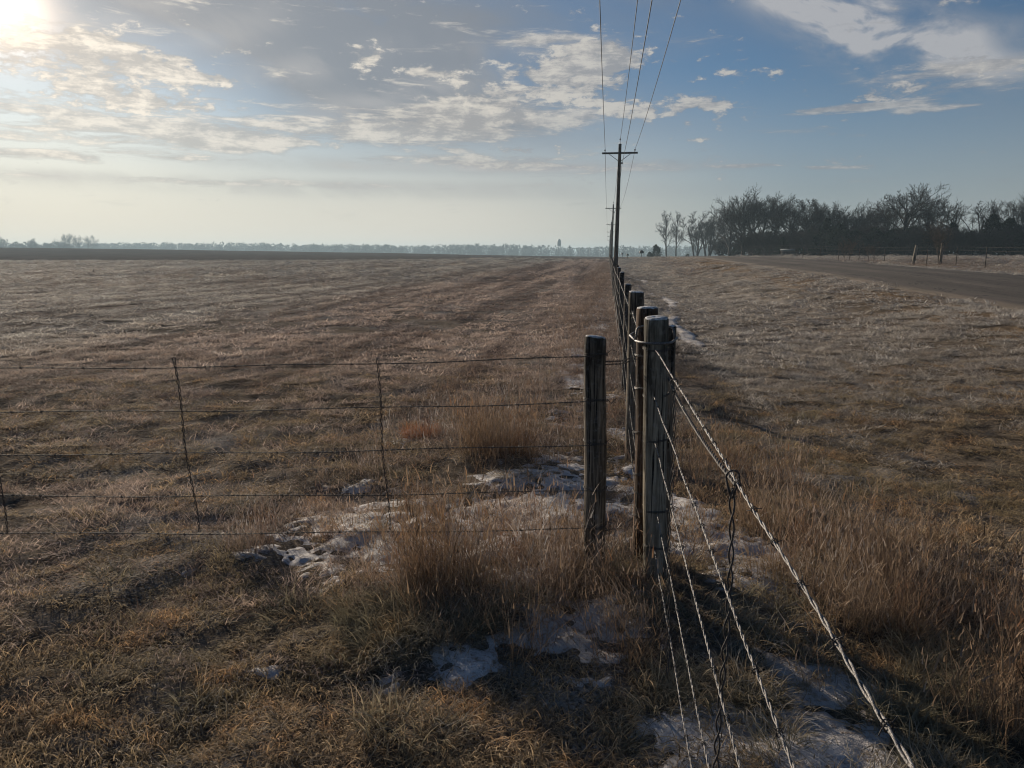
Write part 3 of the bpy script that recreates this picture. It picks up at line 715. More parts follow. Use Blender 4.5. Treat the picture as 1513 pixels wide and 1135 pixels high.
# stays hooked over the near wires
def stay(parent, top, bot, r_h=.0088, pitch=.16, r_s=.0026, name='wire_stay', mat='wire_dark', hook=True, hk=1.):
    g = Geo(); top = np.array(top); bot = np.array(bot); o = np.array(parent.location)
    ts = np.linspace(0, 1, 24); mid_ = np.stack([top * (1 - t_) + bot * t_ + np.array([.005 * math.sin(t_ * 9), .004 * math.cos(t_ * 7), 0]) for t_ in ts])
    C = twist(g, mid_ - o, r_h, r_s, pitch, 6, 2, 16)
    if hook:
        c = C[0]; aa = np.linspace(-.25, math.pi + .25, 12)
        g.tube([c + hk * np.array([.014 * math.cos(a), 0, .026 + .014 * math.sin(a)]) for a in aa], r_s, 6)
        g.tube([c + hk * np.array([.0135, 0, .022]), c + hk * np.array([.008, 0, 0]), c + hk * np.array([.002, .003, -.02])], r_s, 6)
        g.tube([c + hk * np.array([-.0135, 0, .022]), c + hk * np.array([-.008, 0, 0]), c + hk * np.array([-.002, -.003, -.02])], r_s, 6)
    return g.build(name, M[mat], parent)
dA = (.693 - .357) / (3.538 - .587)
def onA(y): return .357 + (y - .587) * dA
stay(fence, (onA(1.48), 1.475, 1.220), (onA(1.48) - .006, 1.46, .12), .0052, .11, .0021)['label'] = 'dark twisted stay hooked over the top wire nearest the camera'
stay(fence, (onA(2.62) - .005, 2.62, 1.222), (onA(2.62) + .0, 2.58, .12), .0046, .11, .0019)
# slack dark wire from the rear post under the top wire
g = Geo(); pa = np.array([.79, 3.72, 1.10]); pb = np.array([onA(1.5) + .012, 1.5, 1.222])
pp = np.array([pa + (pb - pa) * w - np.array([0, 0, .030 * 4 * w * (1 - w)]) for w in np.linspace(0, 1, 24)])
twist(g, pp - np.array(FL), .0035, .0026, .07, 6, 2, 10); g.build('slack_wire', M['wire_dark'], fence)
# steel loop around the three posts
g = Geo(); zl = EYE - 3.54 * math.tan(R(9.9 - 3.28 + .15))
xl, xr = .615, .792
loop = [(xl, 3.66), (xl + .012, 3.60), (.655, 3.553), (.704, 3.534), (.755, 3.553), (xr - .008, 3.60), (xr + .02, 3.68), (xr + .055, 3.78), (xr + .045, 3.86), (.79, 4.03), (.73, 4.045), (.665, 4.02), (xl + .01, 3.90), (xl, 3.66)]
g.tube(np.array([(a, b, zl + .004 * (b - 3.6)) for a, b in loop]) - np.array(FL), .0062, 8)
for xe, ye, sg in ((xl, 3.66, 1), (xr + .02, 3.68, -1)):
    g.tube(np.array([(xe, ye, zl), (xe + .003 * sg, ye, zl + .035), (xe + .006 * sg, ye + .005, zl + .058), (xe + .02 * sg, ye + .02, zl + .066), (xe + .045 * sg, ye + .04, zl + .070)]) - np.array(FL), .0055, 8)
lp = g.build('steel_loop', M['steel'], fence); lp['label'] = 'dark steel rod loop with upturned ends binding the corner posts'

# cross fence to the left
cf = empty('cross_fence', (.437, 3.73, 0), 'five strand barbed wire fence crossing the left half in front of the field', 'fence')
CL = cf.location
PL = log_post('post', 'post_dark', (.443, 3.735, -.05), (.424, 3.725, EYE - 3.73 * math.tan(R(6.33))), .0585, .0555, cf, 8, irr=.08); PL['label'] = 'stout dark weathered post with frost on its flat top'
LW = [(527, 545, 3.33), (594, 609, 3.45), (657, 672, 3.52), (725, 733, 3.58), (781, 788, 3.66)]
def plane_line(py0, py1, ye):
    a = at(862, py0, 3.70); b = at(0, py1, ye); return a, b
WL = []
for j, (a0, a1, ye) in enumerate(LW):
    a = at(880, a0, 3.668); b = at(-1, a1, ye); dd = (b - a)
    e = a + dd * 1.6; pts = []
    for w in np.linspace(0, 1, 40):
        p = a.lerp(e, w); p.z -= .012 * math.sin(math.pi * min(1, w * 1.6)) ; p.z += .004 * math.sin(w * 23 + j * 2); pts.append(p)
    g = Geo(); C = twist(g, np.array([tuple(p) for p in pts]) - np.array(CL), .0018, .0016, .055, 5, 2, 8)
    for q in np.arange(.12, 4.2, .135):
        p = np.array([np.interp(q, np.linspace(0, (e - a).length, len(C)), C[:, c]) for c in range(3)]); barb(g, p, tuple(dd), .0010, .013, int(q * 100) + 50 * j)
    ow = g.build('barbed_wire', M['wire_dark'], cf)
    WL.append((a, b))
    wraps(cf, (.443 - .019 * a.z / 1.28, 3.73), None, .0585, float(a.z) - .004, 'wire_dark', 2, j + 3)
for (j, dz) in ((0, -.03), (0, -.045), (4, -.03)):
    a = WL[j][0]; g = Geo(); z_ = a.z + dz
    twist(g, np.array([(.46, 3.70, z_), (.56, 3.76, z_ - .006), (.665, 3.89, z_ + .002)]) - np.array(CL), .0024, .0019, .05, 5, 2, 8); g.build('link_wire', M['wire_dark'], cf)
def wl(j, px):
    a, b = WL[j]; w = (px - 880) / (-881.); p = a.lerp(b, w)
    # iterate so the point projects to px
    for _ in range(20):
        d = p - Vector((0, 0, EYE)); x_ = 756.5 + F * d.x / (d.y * cp - d.z * sp); w += (x_ - px) / 881.; p = a.lerp(b, w)
    return p
for (px0, px1) in ((258, 294), (557, 576), (-18, 10)):
    tp = wl(0, px0) + Vector((0, -.004, .014)); bt = wl(4, px1) + Vector((0, -.004, 0))
    stay(cf, tp, bt, .0040, .085, .0020, hook=(px0 == 258), hk=.55)

# ------------------------------------------------------------------ utility poles
def make_pole(loc, label):
    root = empty('utility_pole', loc, label, 'utility pole', 'utility poles along the fence', -TH)
    H = 9.15
    g = Geo(); zs = np.linspace(-.3, H, 14)
    g.tube([(.012 * z_, 0, z_) for z_ in zs], np.interp(zs, [-.3, H], [.165, .105]), 14); g.build('pole', M['pole_wood'], root)
    tx = .012 * H
    g = Geo(); g.box((tx, -.13, H - .62), (1.22, .045, .058)); g.build('crossarm', M['line_post'], root, False)
    for s_ in (-1, 1):
        g = Geo(); g.tube([(tx + s_ * .72, -.19, H - .69), (tx + s_ * .10, -.15, H - 1.14)], .022, 6); g.build('brace', M['steel'], root)
    def ins(x, y, z):
        g = Geo(); g.tube([(x, y, z), (x, y, z + .09)], .014, 8)
        g.tube([(x, y, z + .08), (x, y, z + .11), (x, y, z + .13), (x, y, z + .15), (x, y, z + .18), (x, y, z + .20)], [.035, .055, .04, .055, .04, .02], 12); g.build('insulator', M['insulator'], root)
    ins(tx - 1.02, -.13, H - .562); ins(tx + 1.02, -.13, H - .562)
    g = Geo(); g.tube([(tx, -.09, H - .35), (tx, -.115, H - .2), (tx, -.115, H + .16)], .02, 8); g.build('pin_bracket', M['steel'], root); ins(tx, -.115, H + .15)
    g = Geo(); g.box((tx + .15, -.05, H - 1.28), (.09, .03, .035)); g.tube([(tx + .16, -.1, H - 1.34), (tx + .16, -.1, H - 1.2)], .04, 10); g.build('neutral_bracket', M['steel'], root, False)
    return root
pys = [-12, 53, 118, 183, 248, 313, 378]
def pxy(y): return .55 + .128 * y
plab = {53: 'nearest tall wooden utility pole with a braced crossarm', 118: 'second utility pole, just left of the nearest one and much smaller', 183: 'third utility pole in the row, half hidden behind the second',
        248: 'fourth utility pole in the row, a thin line with tiny crossarm', 313: 'fifth utility pole far down the row', 378: 'farthest utility pole at the end of the row', }
proto = None; tops = []
for y_ in pys:
    x_ = pxy(y_); z_ = gz(x_, y_)
    if y_ == -12: tops.append((x_, y_, z_)); continue
    if proto is None: proto = make_pole((x_, y_, z_), plab[y_]); o = proto
    else: o = copy_tree(proto); o.location = (x_, y_, z_); o['label'] = plab[y_]; 
    tops.append((x_, y_, z_))
for (dx, dz, lab, off) in ((-1.02, 9.15 - .36, 'outer left power line wire from the crossarm ends', .0), (0, 9.15 + .34, 'power line wire carried by the pole tops', .0), (1.02, 9.15 - .36, 'outer right power line wire from the crossarm ends', 0.), (.16, 9.15 - 1.27, 'lower neutral power line wire carried just below the crossarms', 0)):
    pts = []
    for a, b in zip(tops[:-1], tops[1:]):
        for w in np.linspace(0, 1, 21)[:-1]:
            y_ = a[1] + (b[1] - a[1]) * w; x_ = pxy(y_) + (dx + .11) * cT; z_ = a[2] + (b[2] - a[2]) * w + dz - .75 * 4 * w * (1 - w)
            pts.append((x_, y_ - dx * sT - .12, z_))
    g = Geo(); pts = np.array(pts); c0 = pts[20].copy(); g.tube(pts - c0, .0125, 6)
    o = g.build('power_line_wire', M['conductor'], None, True, Vector(c0)); tag(o, lab, 'power line', 'power line wires')

# ------------------------------------------------------------------ trees
class TreeGen:
    def __init__(s, seed): s.r = random.Random(seed); s.trunk = Geo(); s.crown = Geo()
    def branch(s, p, d, L, r, lvl, cfg):
        rr = s.r; nseg = 5 if lvl < 2 else (4 if lvl < 3 else 3); pts = [Vector(p)]; dd = Vector(d).normalized(); rad = [r]
        for k in range(nseg):
            j = cfg['wig'] * (1 if lvl else .35)
            dd = (dd + Vector((rr.gauss(0, j), rr.gauss(0, j), rr.gauss(0, j) + cfg['up'] * (1 if lvl else .2)))).normalized()
            pts.append(pts[-1] + dd * L / nseg); rad.append(r * (1 - (k + 1) / nseg * (.55 if lvl < cfg['max'] else .6)))
        g = s.trunk if lvl <= 1 else s.crown
        sides = 8 if lvl == 0 else (5 if lvl < 3 else 3)
        g.tube([tuple(q) for q in pts], rad, sides, cap=False)
        if lvl >= cfg['max']: return
        nc = cfg['n'][lvl]; t0 = cfg['t0'][lvl]
        for c in range(nc):
            t_ = t0 + (1 - t0) * (c + rr.random()) / nc; t_ = min(t_, .99); f = t_ * nseg; k = int(f); q = pts[k].lerp(pts[k + 1], f - k)
            ax = (pts[k + 1] - pts[k]).normalized()
            perp = ax.orthogonal().normalized(); perp.rotate(Matrix.Rotation(c * 2.4 + rr.uniform(-.5, .5), 3, ax))
            ang = rr.uniform(*cfg['ang'][min(lvl, len(cfg['ang']) - 1)])
            nd = ax * math.cos(ang) + perp * math.sin(ang)
            l = L * cfg['lr'][lvl] * (1.15 - .55 * (t_ - t0) / (1 - t0 + 1e-6) if lvl == 0 else 1.1 - .45 * t_) * rr.uniform(.75, 1.2)
            rc = max(cfg['rmin'], (rad[k] + (rad[k + 1] - rad[k]) * (f - k)) * rr.uniform(.42, .66))
            if lvl == 0: l *= 1.12 - .34 * max(0, nd.z)
            s.branch(q, nd, l, rc, lvl + 1, cfg)
def bare(seed, H, spread=.55, n=(9, 7, 6, 5), t0=.25, stems_=1, up=.09, wig=.16, rmin=.013, tr=.022, l0=.5, lr=(.95, .60, .55, .5)):
    T = TreeGen(seed); L0 = H * l0
    cfg = dict(wig=wig, up=up, max=4, n=n, t0=(t0, .25, .2, .15), ang=((.35, .35 + spread), (.4, .95), (.4, 1.0), (.4, 1.1)), lr=lr, rmin=rmin)
    for k in range(stems_):
        a = T.r.uniform(0, 6.28); ln = .04 if stems_ == 1 else T.r.uniform(.1, .32)
        T.branch((.25 * math.cos(a) * (stems_ > 1), .25 * math.sin(a) * (stems_ > 1), -.2), (ln * math.cos(a), ln * math.sin(a), 1), L0 * T.r.uniform(.85, 1), H * tr / stems_ ** .35, 0, cfg)
    zmax = np.percentile(np.concatenate([v[:, 2] for v in T.crown.v]), 98.5); return T, H / zmax
TV = {}
def tree_variant(key, **kw):
    T, k = bare(**kw)
    for g in (T.trunk, T.crown): g.v = [v * k for v in g.v]
    TV[key] = (T.trunk.mesh('trunk', M['bark'], True), T.crown.mesh('crown', M[kw.get('m', 'twigs')] if False else M['twigs']), kw['H'])
tree_variant('wide', seed=11, H=13, spread=.75, n=(11, 8, 7, 6), t0=.38, l0=.42, up=.03, rmin=.014)
tree_variant('wide2', seed=12, H=13, spread=.7, n=(8, 8, 7, 5), t0=.3, stems_=2, l0=.42, up=.04, rmin=.016)
tree_variant('round', seed=13, H=12, spread=.6, n=(11, 8, 7, 6), t0=.28, l0=.5, up=.04, rmin=.014)
tree_variant('thin', seed=14, H=15, spread=.5, n=(16, 7, 6, 4), t0=.22, up=.05, rmin=.022, l0=.85, lr=(.42, .5, .5, .5))
tree_variant('vase', seed=15, H=11, spread=.4, n=(7, 7, 7, 5), t0=.15, stems_=3, l0=.55, lr=(.7, .55, .5, .5), rmin=.016)
tree_variant('thicket', seed=16, H=6, spread=.6, n=(9, 8, 7, 5), t0=.08, stems_=4, rmin=.012, l0=.55, lr=(.75, .6, .5, .5))
tree_variant('sparse', seed=17, H=10, spread=.7, n=(7, 6, 6, 5), t0=.3, stems_=2, l0=.5, lr=(.8, .6, .55, .5), rmin=.016)
def put_tree(key, px, topy, z, label, name='bare_tree', cat='tree', group='bare trees beyond the road', wide=1.0, crown_mat=None):
    x_ = (px - 756.5) / F * z * 1.0; x_ = (px - 756.5) / F * (z * cp + (EYE - 3) * sp); g0 = gz(x_, z)
    d = at(px, topy, z); H = d.z - g0; tm, cm, h0 = TV[key]; k = H / h0
    o = empty(name, (x_, z, g0 - .05), label, cat, group, random.uniform(0, 6.28)); o.scale = (k * wide, k * wide, k)
    link('trunk', tm, o); link('crown', cm, o); return o
bt = [
 ('thin', 985, 313, 262, 'left one of the two slender bare trees standing apart left of the grove', .8),
 ('thin', 999, 314, 255, 'right one of the two slender bare trees standing apart left of the grove', .7),
 ('vase', 1028, 324, 228, 'thin many stemmed bare tree between the slender pair and the grove', 1.0),
 ('vase', 1046, 316, 215, 'bare tree at the far left end of the dense grove', 1.1),
 ('round', 1078, 305, 178, 'rounded bare tree on the left shoulder of the grove', 1.0),
 ('wide', 1098, 292, 165, 'broad bare tree on the left part of the grove', 1.0),
 ('wide2', 1118, 288, 160, 'tallest bare tree of the left half of the grove', .9),
 ('round', 1143, 292, 158, 'dense bare tree right of the tallest left hand tree', .95),
 ('wide', 1166, 304, 150, 'lower bare tree filling the dip in the left half of the grove', .9),
 ('vase', 1190, 296, 148, 'bushy upright bare tree in the middle left of the grove', 1.1),
 ('round', 1212, 303, 145, 'bare tree above the first dark cedar', .9),
 ('wide2', 1238, 308, 143, 'low bare tree left of the domed grove centre', .85),
 ('vase', 1262, 309, 140, 'bare tree behind the two small roadside saplings', 1.15),
 ('wide2', 1290, 306, 150, 'bare tree just left of the great domed tree', .9),
 ('wide', 1335, 277, 128, 'great domed bare tree, the tallest of the whole grove', 1.0),
 ('round', 1368, 297, 132, 'bare tree against the right side of the great domed tree', .9),
 ('round', 1310, 300, 136, 'bare tree against the left side of the great domed tree', .8),
 ('sparse', 1430, 298, 122, 'open bare tree with spreading limbs right of the great domed tree', 1.1),
 ('wide2', 1505, 294, 118, 'wide bare tree at the right border of the picture', .9),
 ('round', 1558, 285, 118, 'bare tree just beyond the right border of the picture', 1.0),
 ('wide', 1620, 290, 122, 'outermost bare tree of the grove on the right', 1.0),
]
for (k, px, ty, z, lab, w) in bt: put_tree(k, px, ty, z, lab, wide=w)
th = [(1065, 352, 190, 'low thicket under the left end of the grove'), (1105, 346, 150, 'thicket below the broad left tree'), (1135, 342, 146, 'thicket below the tallest left tree'), (1165, 344, 142, 'thicket beside the pale shed roof'),
      (1200, 340, 138, 'thicket right of the pale shed roof'), (1232, 338, 135, 'thicket under the middle of the grove'), (1268, 336, 132, 'thicket behind the roadside saplings'), (1300, 336, 128, 'thicket left of the leaning pale post'), (1345, 338, 122, 'thicket behind the leaning pale post'),
      (1385, 336, 120, 'thicket behind the roadside bush'), (1420, 338, 118, 'thicket under the open spreading tree'), (1460, 340, 116, 'thicket between the two right hand cedars'), (1500, 336, 114, 'thicket at the right border of the picture')]
for (px, ty, z, lab) in th: put_tree('thicket', px, ty, z, lab, 'thicket', 'shrub', 'thickets under the grove', 1.35)

def cedar_mesh(seed, H=6., Wd=4.5, n=5200, cone=.75):
    r = np.random.default_rng(seed)
    z = r.uniform(0, 1, n) ** .85; prof = np.where(z < .2, .75 + z * 1.25, (1 - ((z - .2) / .8) ** 1.5) ** cone + .02)
    a = r.uniform(0, 6.283, n); lump = 1 + .75 * fbm(np.cos(a) * 1.6 + seed, np.sin(a) * 1.6 + z * 5, 300 + seed, 3)
    q = prof * lump * Wd / 2 * r.uniform(.35, 1, n) ** .4
    c = np.stack([q * np.cos(a), q * np.sin(a), z * H + .15], -1)
    q *= 1 + .25 * np.sin(z * 34 + 2 * np.sin(a * 3)) * (r.uniform(0, 1, n) ** .5); c = np.stack([q * np.cos(a), q * np.sin(a), z * H + .15 + .5 * (lump - 1)], -1)
    s_ = r.uniform(.10, .34, n)
    d1 = np.stack([np.cos(a) * .6, np.sin(a) * .6, r.uniform(.2, 1.3, n)], -1) + r.normal(0, .35, (n, 3)); d1 /= np.linalg.norm(d1, axis=1)[:, None]
    d2 = np.cross(d1, r.normal(0, 1, (n, 3))); d2 /= np.linalg.norm(d2, axis=1)[:, None]
    V = np.stack([c - d2 * s_[:, None] * .35, c + d2 * s_[:, None] * .35, c + d1 * s_[:, None] * 1.3], 1).reshape(-1, 3)
    return mesh_np('crown', V, np.arange(3 * n).reshape(-1, 3), M['cedar'])
ced = [(cedar_mesh(s, 6, 4.6, 5200, c), 6.3) for s, c in ((1, .7), (2, .9), (3, .55))]
g = Geo(); g.tube([(0, 0, -.1), (.03, 0, 1.5), (0, .02, 3.2), (0, 0, 5.2)], [.16, .13, .09, .03], 8); ctr = g.mesh('trunk', M['bark'])
cd = [(966, 361, 182, .95, 'round dark cedar bush standing alone left of the slender bare trees', 0), (1012, 375, 200, 1.6, 'low dark bush between the slender pair and the grove', 2), (957, 372, 190, 1.3, 'small dark bush touching the lone round cedar', 2),
      (1085, 362, 168, 1.4, 'low cedar below the rounded left tree', 2), (1122, 358, 152, 1.5, 'low cedar below the tallest left tree', 0), (1150, 350, 138, .8, 'cedar just left of the pale shed roof', 0), (1188, 340, 140, .9, 'cedar right of the pale shed roof', 1),
      (1212, 324, 134, .9, 'tall dark cedar in the middle of the grove', 1), (1232, 330, 130, 1.1, 'dark cedar touching the tall one in the middle', 0), (1258, 340, 128, 1.2, 'cedar behind the left sapling', 2), (1282, 336, 126, 1.2, 'cedar behind the right sapling', 0), (1310, 338, 124, 1.2, 'cedar left of the leaning pale post', 2),
      (1338, 334, 126, 1.2, 'cedar behind the leaning pale post', 0), (1366, 340, 120, 1.2, 'cedar right of the leaning pale post', 2), (1395, 330, 122, 1.0, 'cedar behind the roadside bush', 1), (1424, 342, 118, 1.3, 'cedar under the open spreading tree', 2), (1452, 318, 116, .95, 'pointed cedar right of the open spreading tree', 1),
      (1478, 322, 116, 1.0, 'broad dark cedar near the right border', 0), (1508, 334, 112, 1.2, 'cedar cut by the right border of the picture', 0), (1545, 326, 112, 1.2, 'cedar beyond the right border', 1), (1590, 330, 112, 1.3, 'outermost cedar on the right', 0)]
for (px, ty, z, w, lab, v) in cd:
    x_ = (px - 756.5) / F * z; g0 = gz(x_, z); H = at(px, ty, z).z - g0; me, h0 = ced[v]; k = H / h0
    o = empty('cedar_tree', (x_, z, g0 - .05), lab, 'evergreen tree', 'dark cedars in the grove', random.uniform(0, 6.28)); o.scale = (k * w, k * w, k)
    link('trunk', ctr, o); link('crown', me, o)
# saplings by the far fence
def sapling(seed, px, by, ty, z, label, mat='twigs_red', stems_=2, wide=1., n=(7, 5, 4, 3)):
    T, k = bare(seed, 3.0, .5, n, .15, stems_, .12, .15, .006, .011)
    p = Vector(((px - 756.5) / F * z, z, 0)); p.z = gz(p.x, p.y); H = at(px, ty, z).z - p.z
    for g in (T.trunk, T.crown): g.v = [v * k * H / 3.0 * np.array([wide, wide, 1]) for v in g.v]
    o = empty('bare_sapling', p, label, 'sapling', 'saplings beyond the road'); T.trunk.build('trunk', M[mat], o); T.crown.build('crown', M[mat], o, False)
sapling(31, 1243, 383, 350, 62, 'left of the two small bare saplings beyond the road', wide=.9)
sapling(32, 1281, 386, 358, 58, 'right of the two small bare saplings beyond the road', wide=.8)
sapling(33, 1384, 390, 328, 50, 'taller bare roadside bush growing against the far wooden post', stems_=2, n=(8, 4, 4, 3), wide=.75)

# ------------------------------------------------------------------ fence across the road
rf = empty('roadside_fence', (*xy(20.5, 45), gz(*xy(20.5, 45))), 'wire fence with leaning pale post and thin metal posts across the road', 'fence')
RL = rf.location
def rpost(px, z, H, r_, mat, lean=0., label=None, tpost=False):
    x_ = (px - 756.5) / F * z; g0 = gz(x_, z); g = Geo()
    if tpost: g.box((0, 0, H / 2 - .1), (.022, .008, H / 2 + .1)); g.box((0, -.016, H / 2 - .1), (.006, .010, H / 2 + .1)); 
    else: g.tube([(0, 0, -.2), (lean * .5, 0, H * .5), (lean, 0, H)], [r_ * 1.05, r_, r_ * .95], 12)
    o = g.build('post', M[mat], rf, not tpost, Vector((x_, z, g0)) - RL)
    if label: o['label'] = label
rpost(1341, 50, 1.36, .10, 'post_pale', .16, 'thick pale wooden post leaning to the right')
rpost(1381, 50.5, 1.42, .085, 'post_pale', .04, 'brown wooden post beside the roadside bush')
for px, z in ((1180, 66), (1205, 63), (1232, 61), (1262, 59), (1299, 54), (1361, 49.5), (1404, 47), (1447, 42), (1506, 38), (1580, 34), (1670, 30)): rpost(px, z, 1.15 + .06 * math.sin(px), .02, 'line_post', tpost=True)
line_pts = [((px - 756.5) / F * z, z) for px, z in ((1100, 80), (1180, 66), (1232, 61), (1299, 54), (1341, 50), (1404, 47), (1447, 42), (1506, 38), (1580, 34), (1670, 30))]
for h in (.4, .7, 1.0, 1.2):
    g = Geo(); g.tube(np.array([(a, b, gz(a, b) + h) for a, b in line_pts]) - np.array(RL), .004, 4); g.build('fence_wire', M['wire_dark'], rf)

# small snow lumps beyond the road
for px, z, s_, lab in ((1405, 46, .28, 'small white snow lump in the grass below the roadside bush'), (1382, 30.5, .15, 'tiny snow lump at the far road edge'), (1071, 78, .6, 'white snow strip at the far road edge left of the grove')):
    x_ = (px - 756.5) / F * z; g = Geo(); a = np.arange(12) * math.pi / 6; rings = []
    for q, h in ((1, -.1), (.9, .1), (.6, .22), (.2, .28)):
        rings.append(np.stack([np.cos(a) * q * (1 + .2 * np.sin(a * 3 + px)), np.sin(a) * q * .6, np.full(12, h * .5)], -1) * s_)
    V = np.vstack(rings + [[(0, 0, .15 * s_)]]); i = np.arange(3)[:, None] * 12; j = np.arange(12)[None]; j2 = (j + 1) % 12
    g.add(V, np.stack([i + j, i + j2, i + 12 + j2, i + 12 + j], -1).reshape(-1, 4), [(48, 36 + k, 36 + (k + 1) % 12) for k in range(12)])
    tag(g.build('snow_lump', M['frost'], None, True, (x_, z, gz(x_, z) + .01)), lab, 'snow', 'snow lumps beyond the road')

# shed in the grove
x_ = (1157 - 756.5) / F * 128; g0 = gz(x_, 128) - .25
sh = empty('shed', (x_, 128, g0), 'low dark shed with a pale roof under the grove', 'shed', None, R(-21))
m, t = new_mat('dark_boards'); dk = finish(m, t, t.mix(t.noise(t.mapping(OC(t), (8, 8, .4)), 1, 3), (.03, .03, .035), (.07, .065, .06)), .9)
m, t = new_mat('pale_roof_metal'); pr = finish(m, t, (.09, .10, .105), .8)
g = Geo(); g.box((0, 0, .75), (1.05, .8, .75)); g.build('wall', dk, sh, False)
g = Geo(); g.box((0, -.05, 1.58), (1.15, .9, .03), Matrix.Rotation(R(8), 3, 'X')); g.build('roof', pr, sh, False)
g = Geo(); g.box((.4, -.812, .65), (.35, .01, .6)); g.build('door', M['line_post'], sh, False)

# ------------------------------------------------------------------ mailboxes
def mailbox(px, z, lab, k=1.0, w=.18):
    x_ = (px - 756.5) / F * z; o = empty('mailbox', (x_, z, gz(x_, z)), lab, 'mailbox', 'mailboxes at the road edge'); 
    g = Geo(); g.box((0, 0, .5 * k), (.05, .05, .5 * k + .1)); g.build('post', M['line_post'], o, False)
    g = Geo(); a = np.linspace(0, math.pi, 9); prof = [(w, -.14)] + [(w * math.cos(q), .06 + w * math.sin(q)) for q in a] + [(-w, -.14)]; n_ = len(prof)
    V = [(p[0], s_, 1.0 * k + .14 + p[1]) for s_ in (-.3, .3) for p in prof]; V += [(0, -.3, k + .14), (0, .3, k + .14)]
    T = []; 
    for q in range(n_): T += [(2 * n_, (q + 1) % n_, q), (2 * n_ + 1, n_ + q, n_ + (q + 1) % n_)]
    g.add(V, [(q, (q + 1) % n_, n_ + (q + 1) % n_, n_ + q) for q in range(n_)], T); g.build('box', M['mailbox'], o, False)
mailbox(945, 150, 'right and largest of the three dark roadside mailboxes', 1.0, .40)
mailbox(924.5, 175, 'middle of the three dark roadside mailboxes', .95, .26)
mailbox(917, 215, 'left and farthest of the three dark roadside mailboxes', 1.2, .24)

# ------------------------------------------------------------------ far woods
def woods(name, label, xs0, xs1, z0, z1, n, h, seed, hf=None):
    r = np.random.default_rng(seed); V = []; 
    X = r.uniform(xs0, xs1, n); Y = r.uniform(z0, z1, n); H = h * r.uniform(.72, 1.12, n) * (1 + .22 * fbm(X * .012, X * 0, 400 + seed, 3))
    if hf is not None: H = H * hf(X)
    G = ground_h(X, Y); parts = []
    for k in range(n):
        m_ = 80; a = r.uniform(0, 6.283, m_); q = r.uniform(0, 1, m_) ** .5; zz = r.uniform(0.0, 1, m_)
        wd = H[k] * r.uniform(.3, .48); pr = np.sqrt(np.clip(1 - ((zz - .45) / .56) ** 2, 0.02, 1))
        c = np.stack([X[k] + q * wd * pr * np.cos(a), Y[k] + q * wd * pr * np.sin(a), G[k] + zz * H[k]], -1)
        s_ = r.uniform(.05, .13, m_) * H[k]; d1 = r.normal(0, 1, (m_, 3)); d1[:, 2] = np.abs(d1[:, 2]) + .4; d1 /= np.linalg.norm(d1, axis=1)[:, None]
        d2 = np.cross(d1, r.normal(0, 1, (m_, 3))); d2 /= np.linalg.norm(d2, axis=1)[:, None]
        parts.append(np.stack([c - d2 * s_[:, None] * .5, c + d2 * s_[:, None] * .5, c + d1 * s_[:, None] * 1.2], 1).reshape(-1, 3))
    V = np.vstack(parts); o = link(name, mesh_np(name, V, np.arange(len(V)).reshape(-1, 3), M['far'])); tag(o, label, 'woods', kind='stuff')
woods('far_woods', 'hazy blue line of distant woods along the horizon', -1150, 560, 940, 1080, 2200, 14.0, 1, lambda X: np.interp(X, [-800, -200, 0, 300], [1.15, 1.0, .88, .82]))
woods('far_woods', 'nearer hazy wood at the left border of the horizon', -900, -392, 650, 700, 520, 13.5, 2, lambda X: np.interp(X, [-480, -410, -395], [1, .9, .6]))
for px, ty, k, lab, w in ((98, 346, 'sparse', 'round bare tree rising above the hazy left wood', .9), (124, 348, 'sparse', 'ragged bare tree leaning above the right end of the hazy left wood', 1.0), (50, 353, 'vase', 'small tree top rising from the hazy left wood', .8), (2, 350, 'wide', 'bare tree top at the left border above the hazy wood', .8)):
    put_tree(k, px, ty, 665, lab, group='trees above the far left wood', wide=w)

woods('dark_brush', 'dark tangled brush filling the ground behind the grove', 52, 66, 176, 190, 30, 5.5, 5)
woods('dark_brush', 'dark tangled brush filling the ground behind the grove', 52, 200, 150, 172, 330, 5.0, 6)
for o in bpy.data.objects:
    if o.name.startswith('dark_brush'): o.data.materials[0] = M['twigs']
# water tower and mast on the horizon
zt = 930.; x_ = (825 - 756.5) / F * zt; g0 = gz(x_, zt)
wt = empty('water_tower', (x_, zt, g0), 'tiny water tower on legs above the distant woods', 'water tower')
topz = at(825, 353, zt).z - g0; k = topz / 30.
g = Geo(); a0 = topz - 8.2
g.tube([(0, 0, a0 - 1.2), (0, 0, a0 - .5), (0, 0, a0), (0, 0, a0 + 5.4), (0, 0, a0 + 6.6), (0, 0, a0 + 7.6), (0, 0, a0 + 8.2)], [.4, 1.6, 2.3, 2.3, 1.9, .9, .1], 20); g.build('tank', M['tower_paint'], wt)
for q in range(4):
    a = math.pi / 4 + q * math.pi / 2; g = Geo(); g.tube([(3.0 * math.cos(a), 3.0 * math.sin(a), -.5), (2.0 * math.cos(a), 2.0 * math.sin(a), a0 + .5)], .28, 6); g.build('leg', M['tower_paint'], wt)
g = Geo(); g.tube([(0, 0, -.5), (0, 0, a0 - .6)], .3, 8); g.build('riser_pipe', M['tower_paint'], wt)
g = Geo(); g.tube([(2.6 * math.cos(b), 2.6 * math.sin(b), a0 + .1) for b in np.linspace(0, 2 * math.pi, 25)], .12, 5); g.build('balcony', M['tower_paint'], wt)
zt = 900.; x_ = (840 - 756.5) / F * zt; g0 = gz(x_, zt)
ms = empty('grain_elevator', (x_, zt, g0), 'slim elevator mast with a long level conveyor above the woods beside the water tower', 'grain elevator')
ht = at(840, 363, zt).z - g0
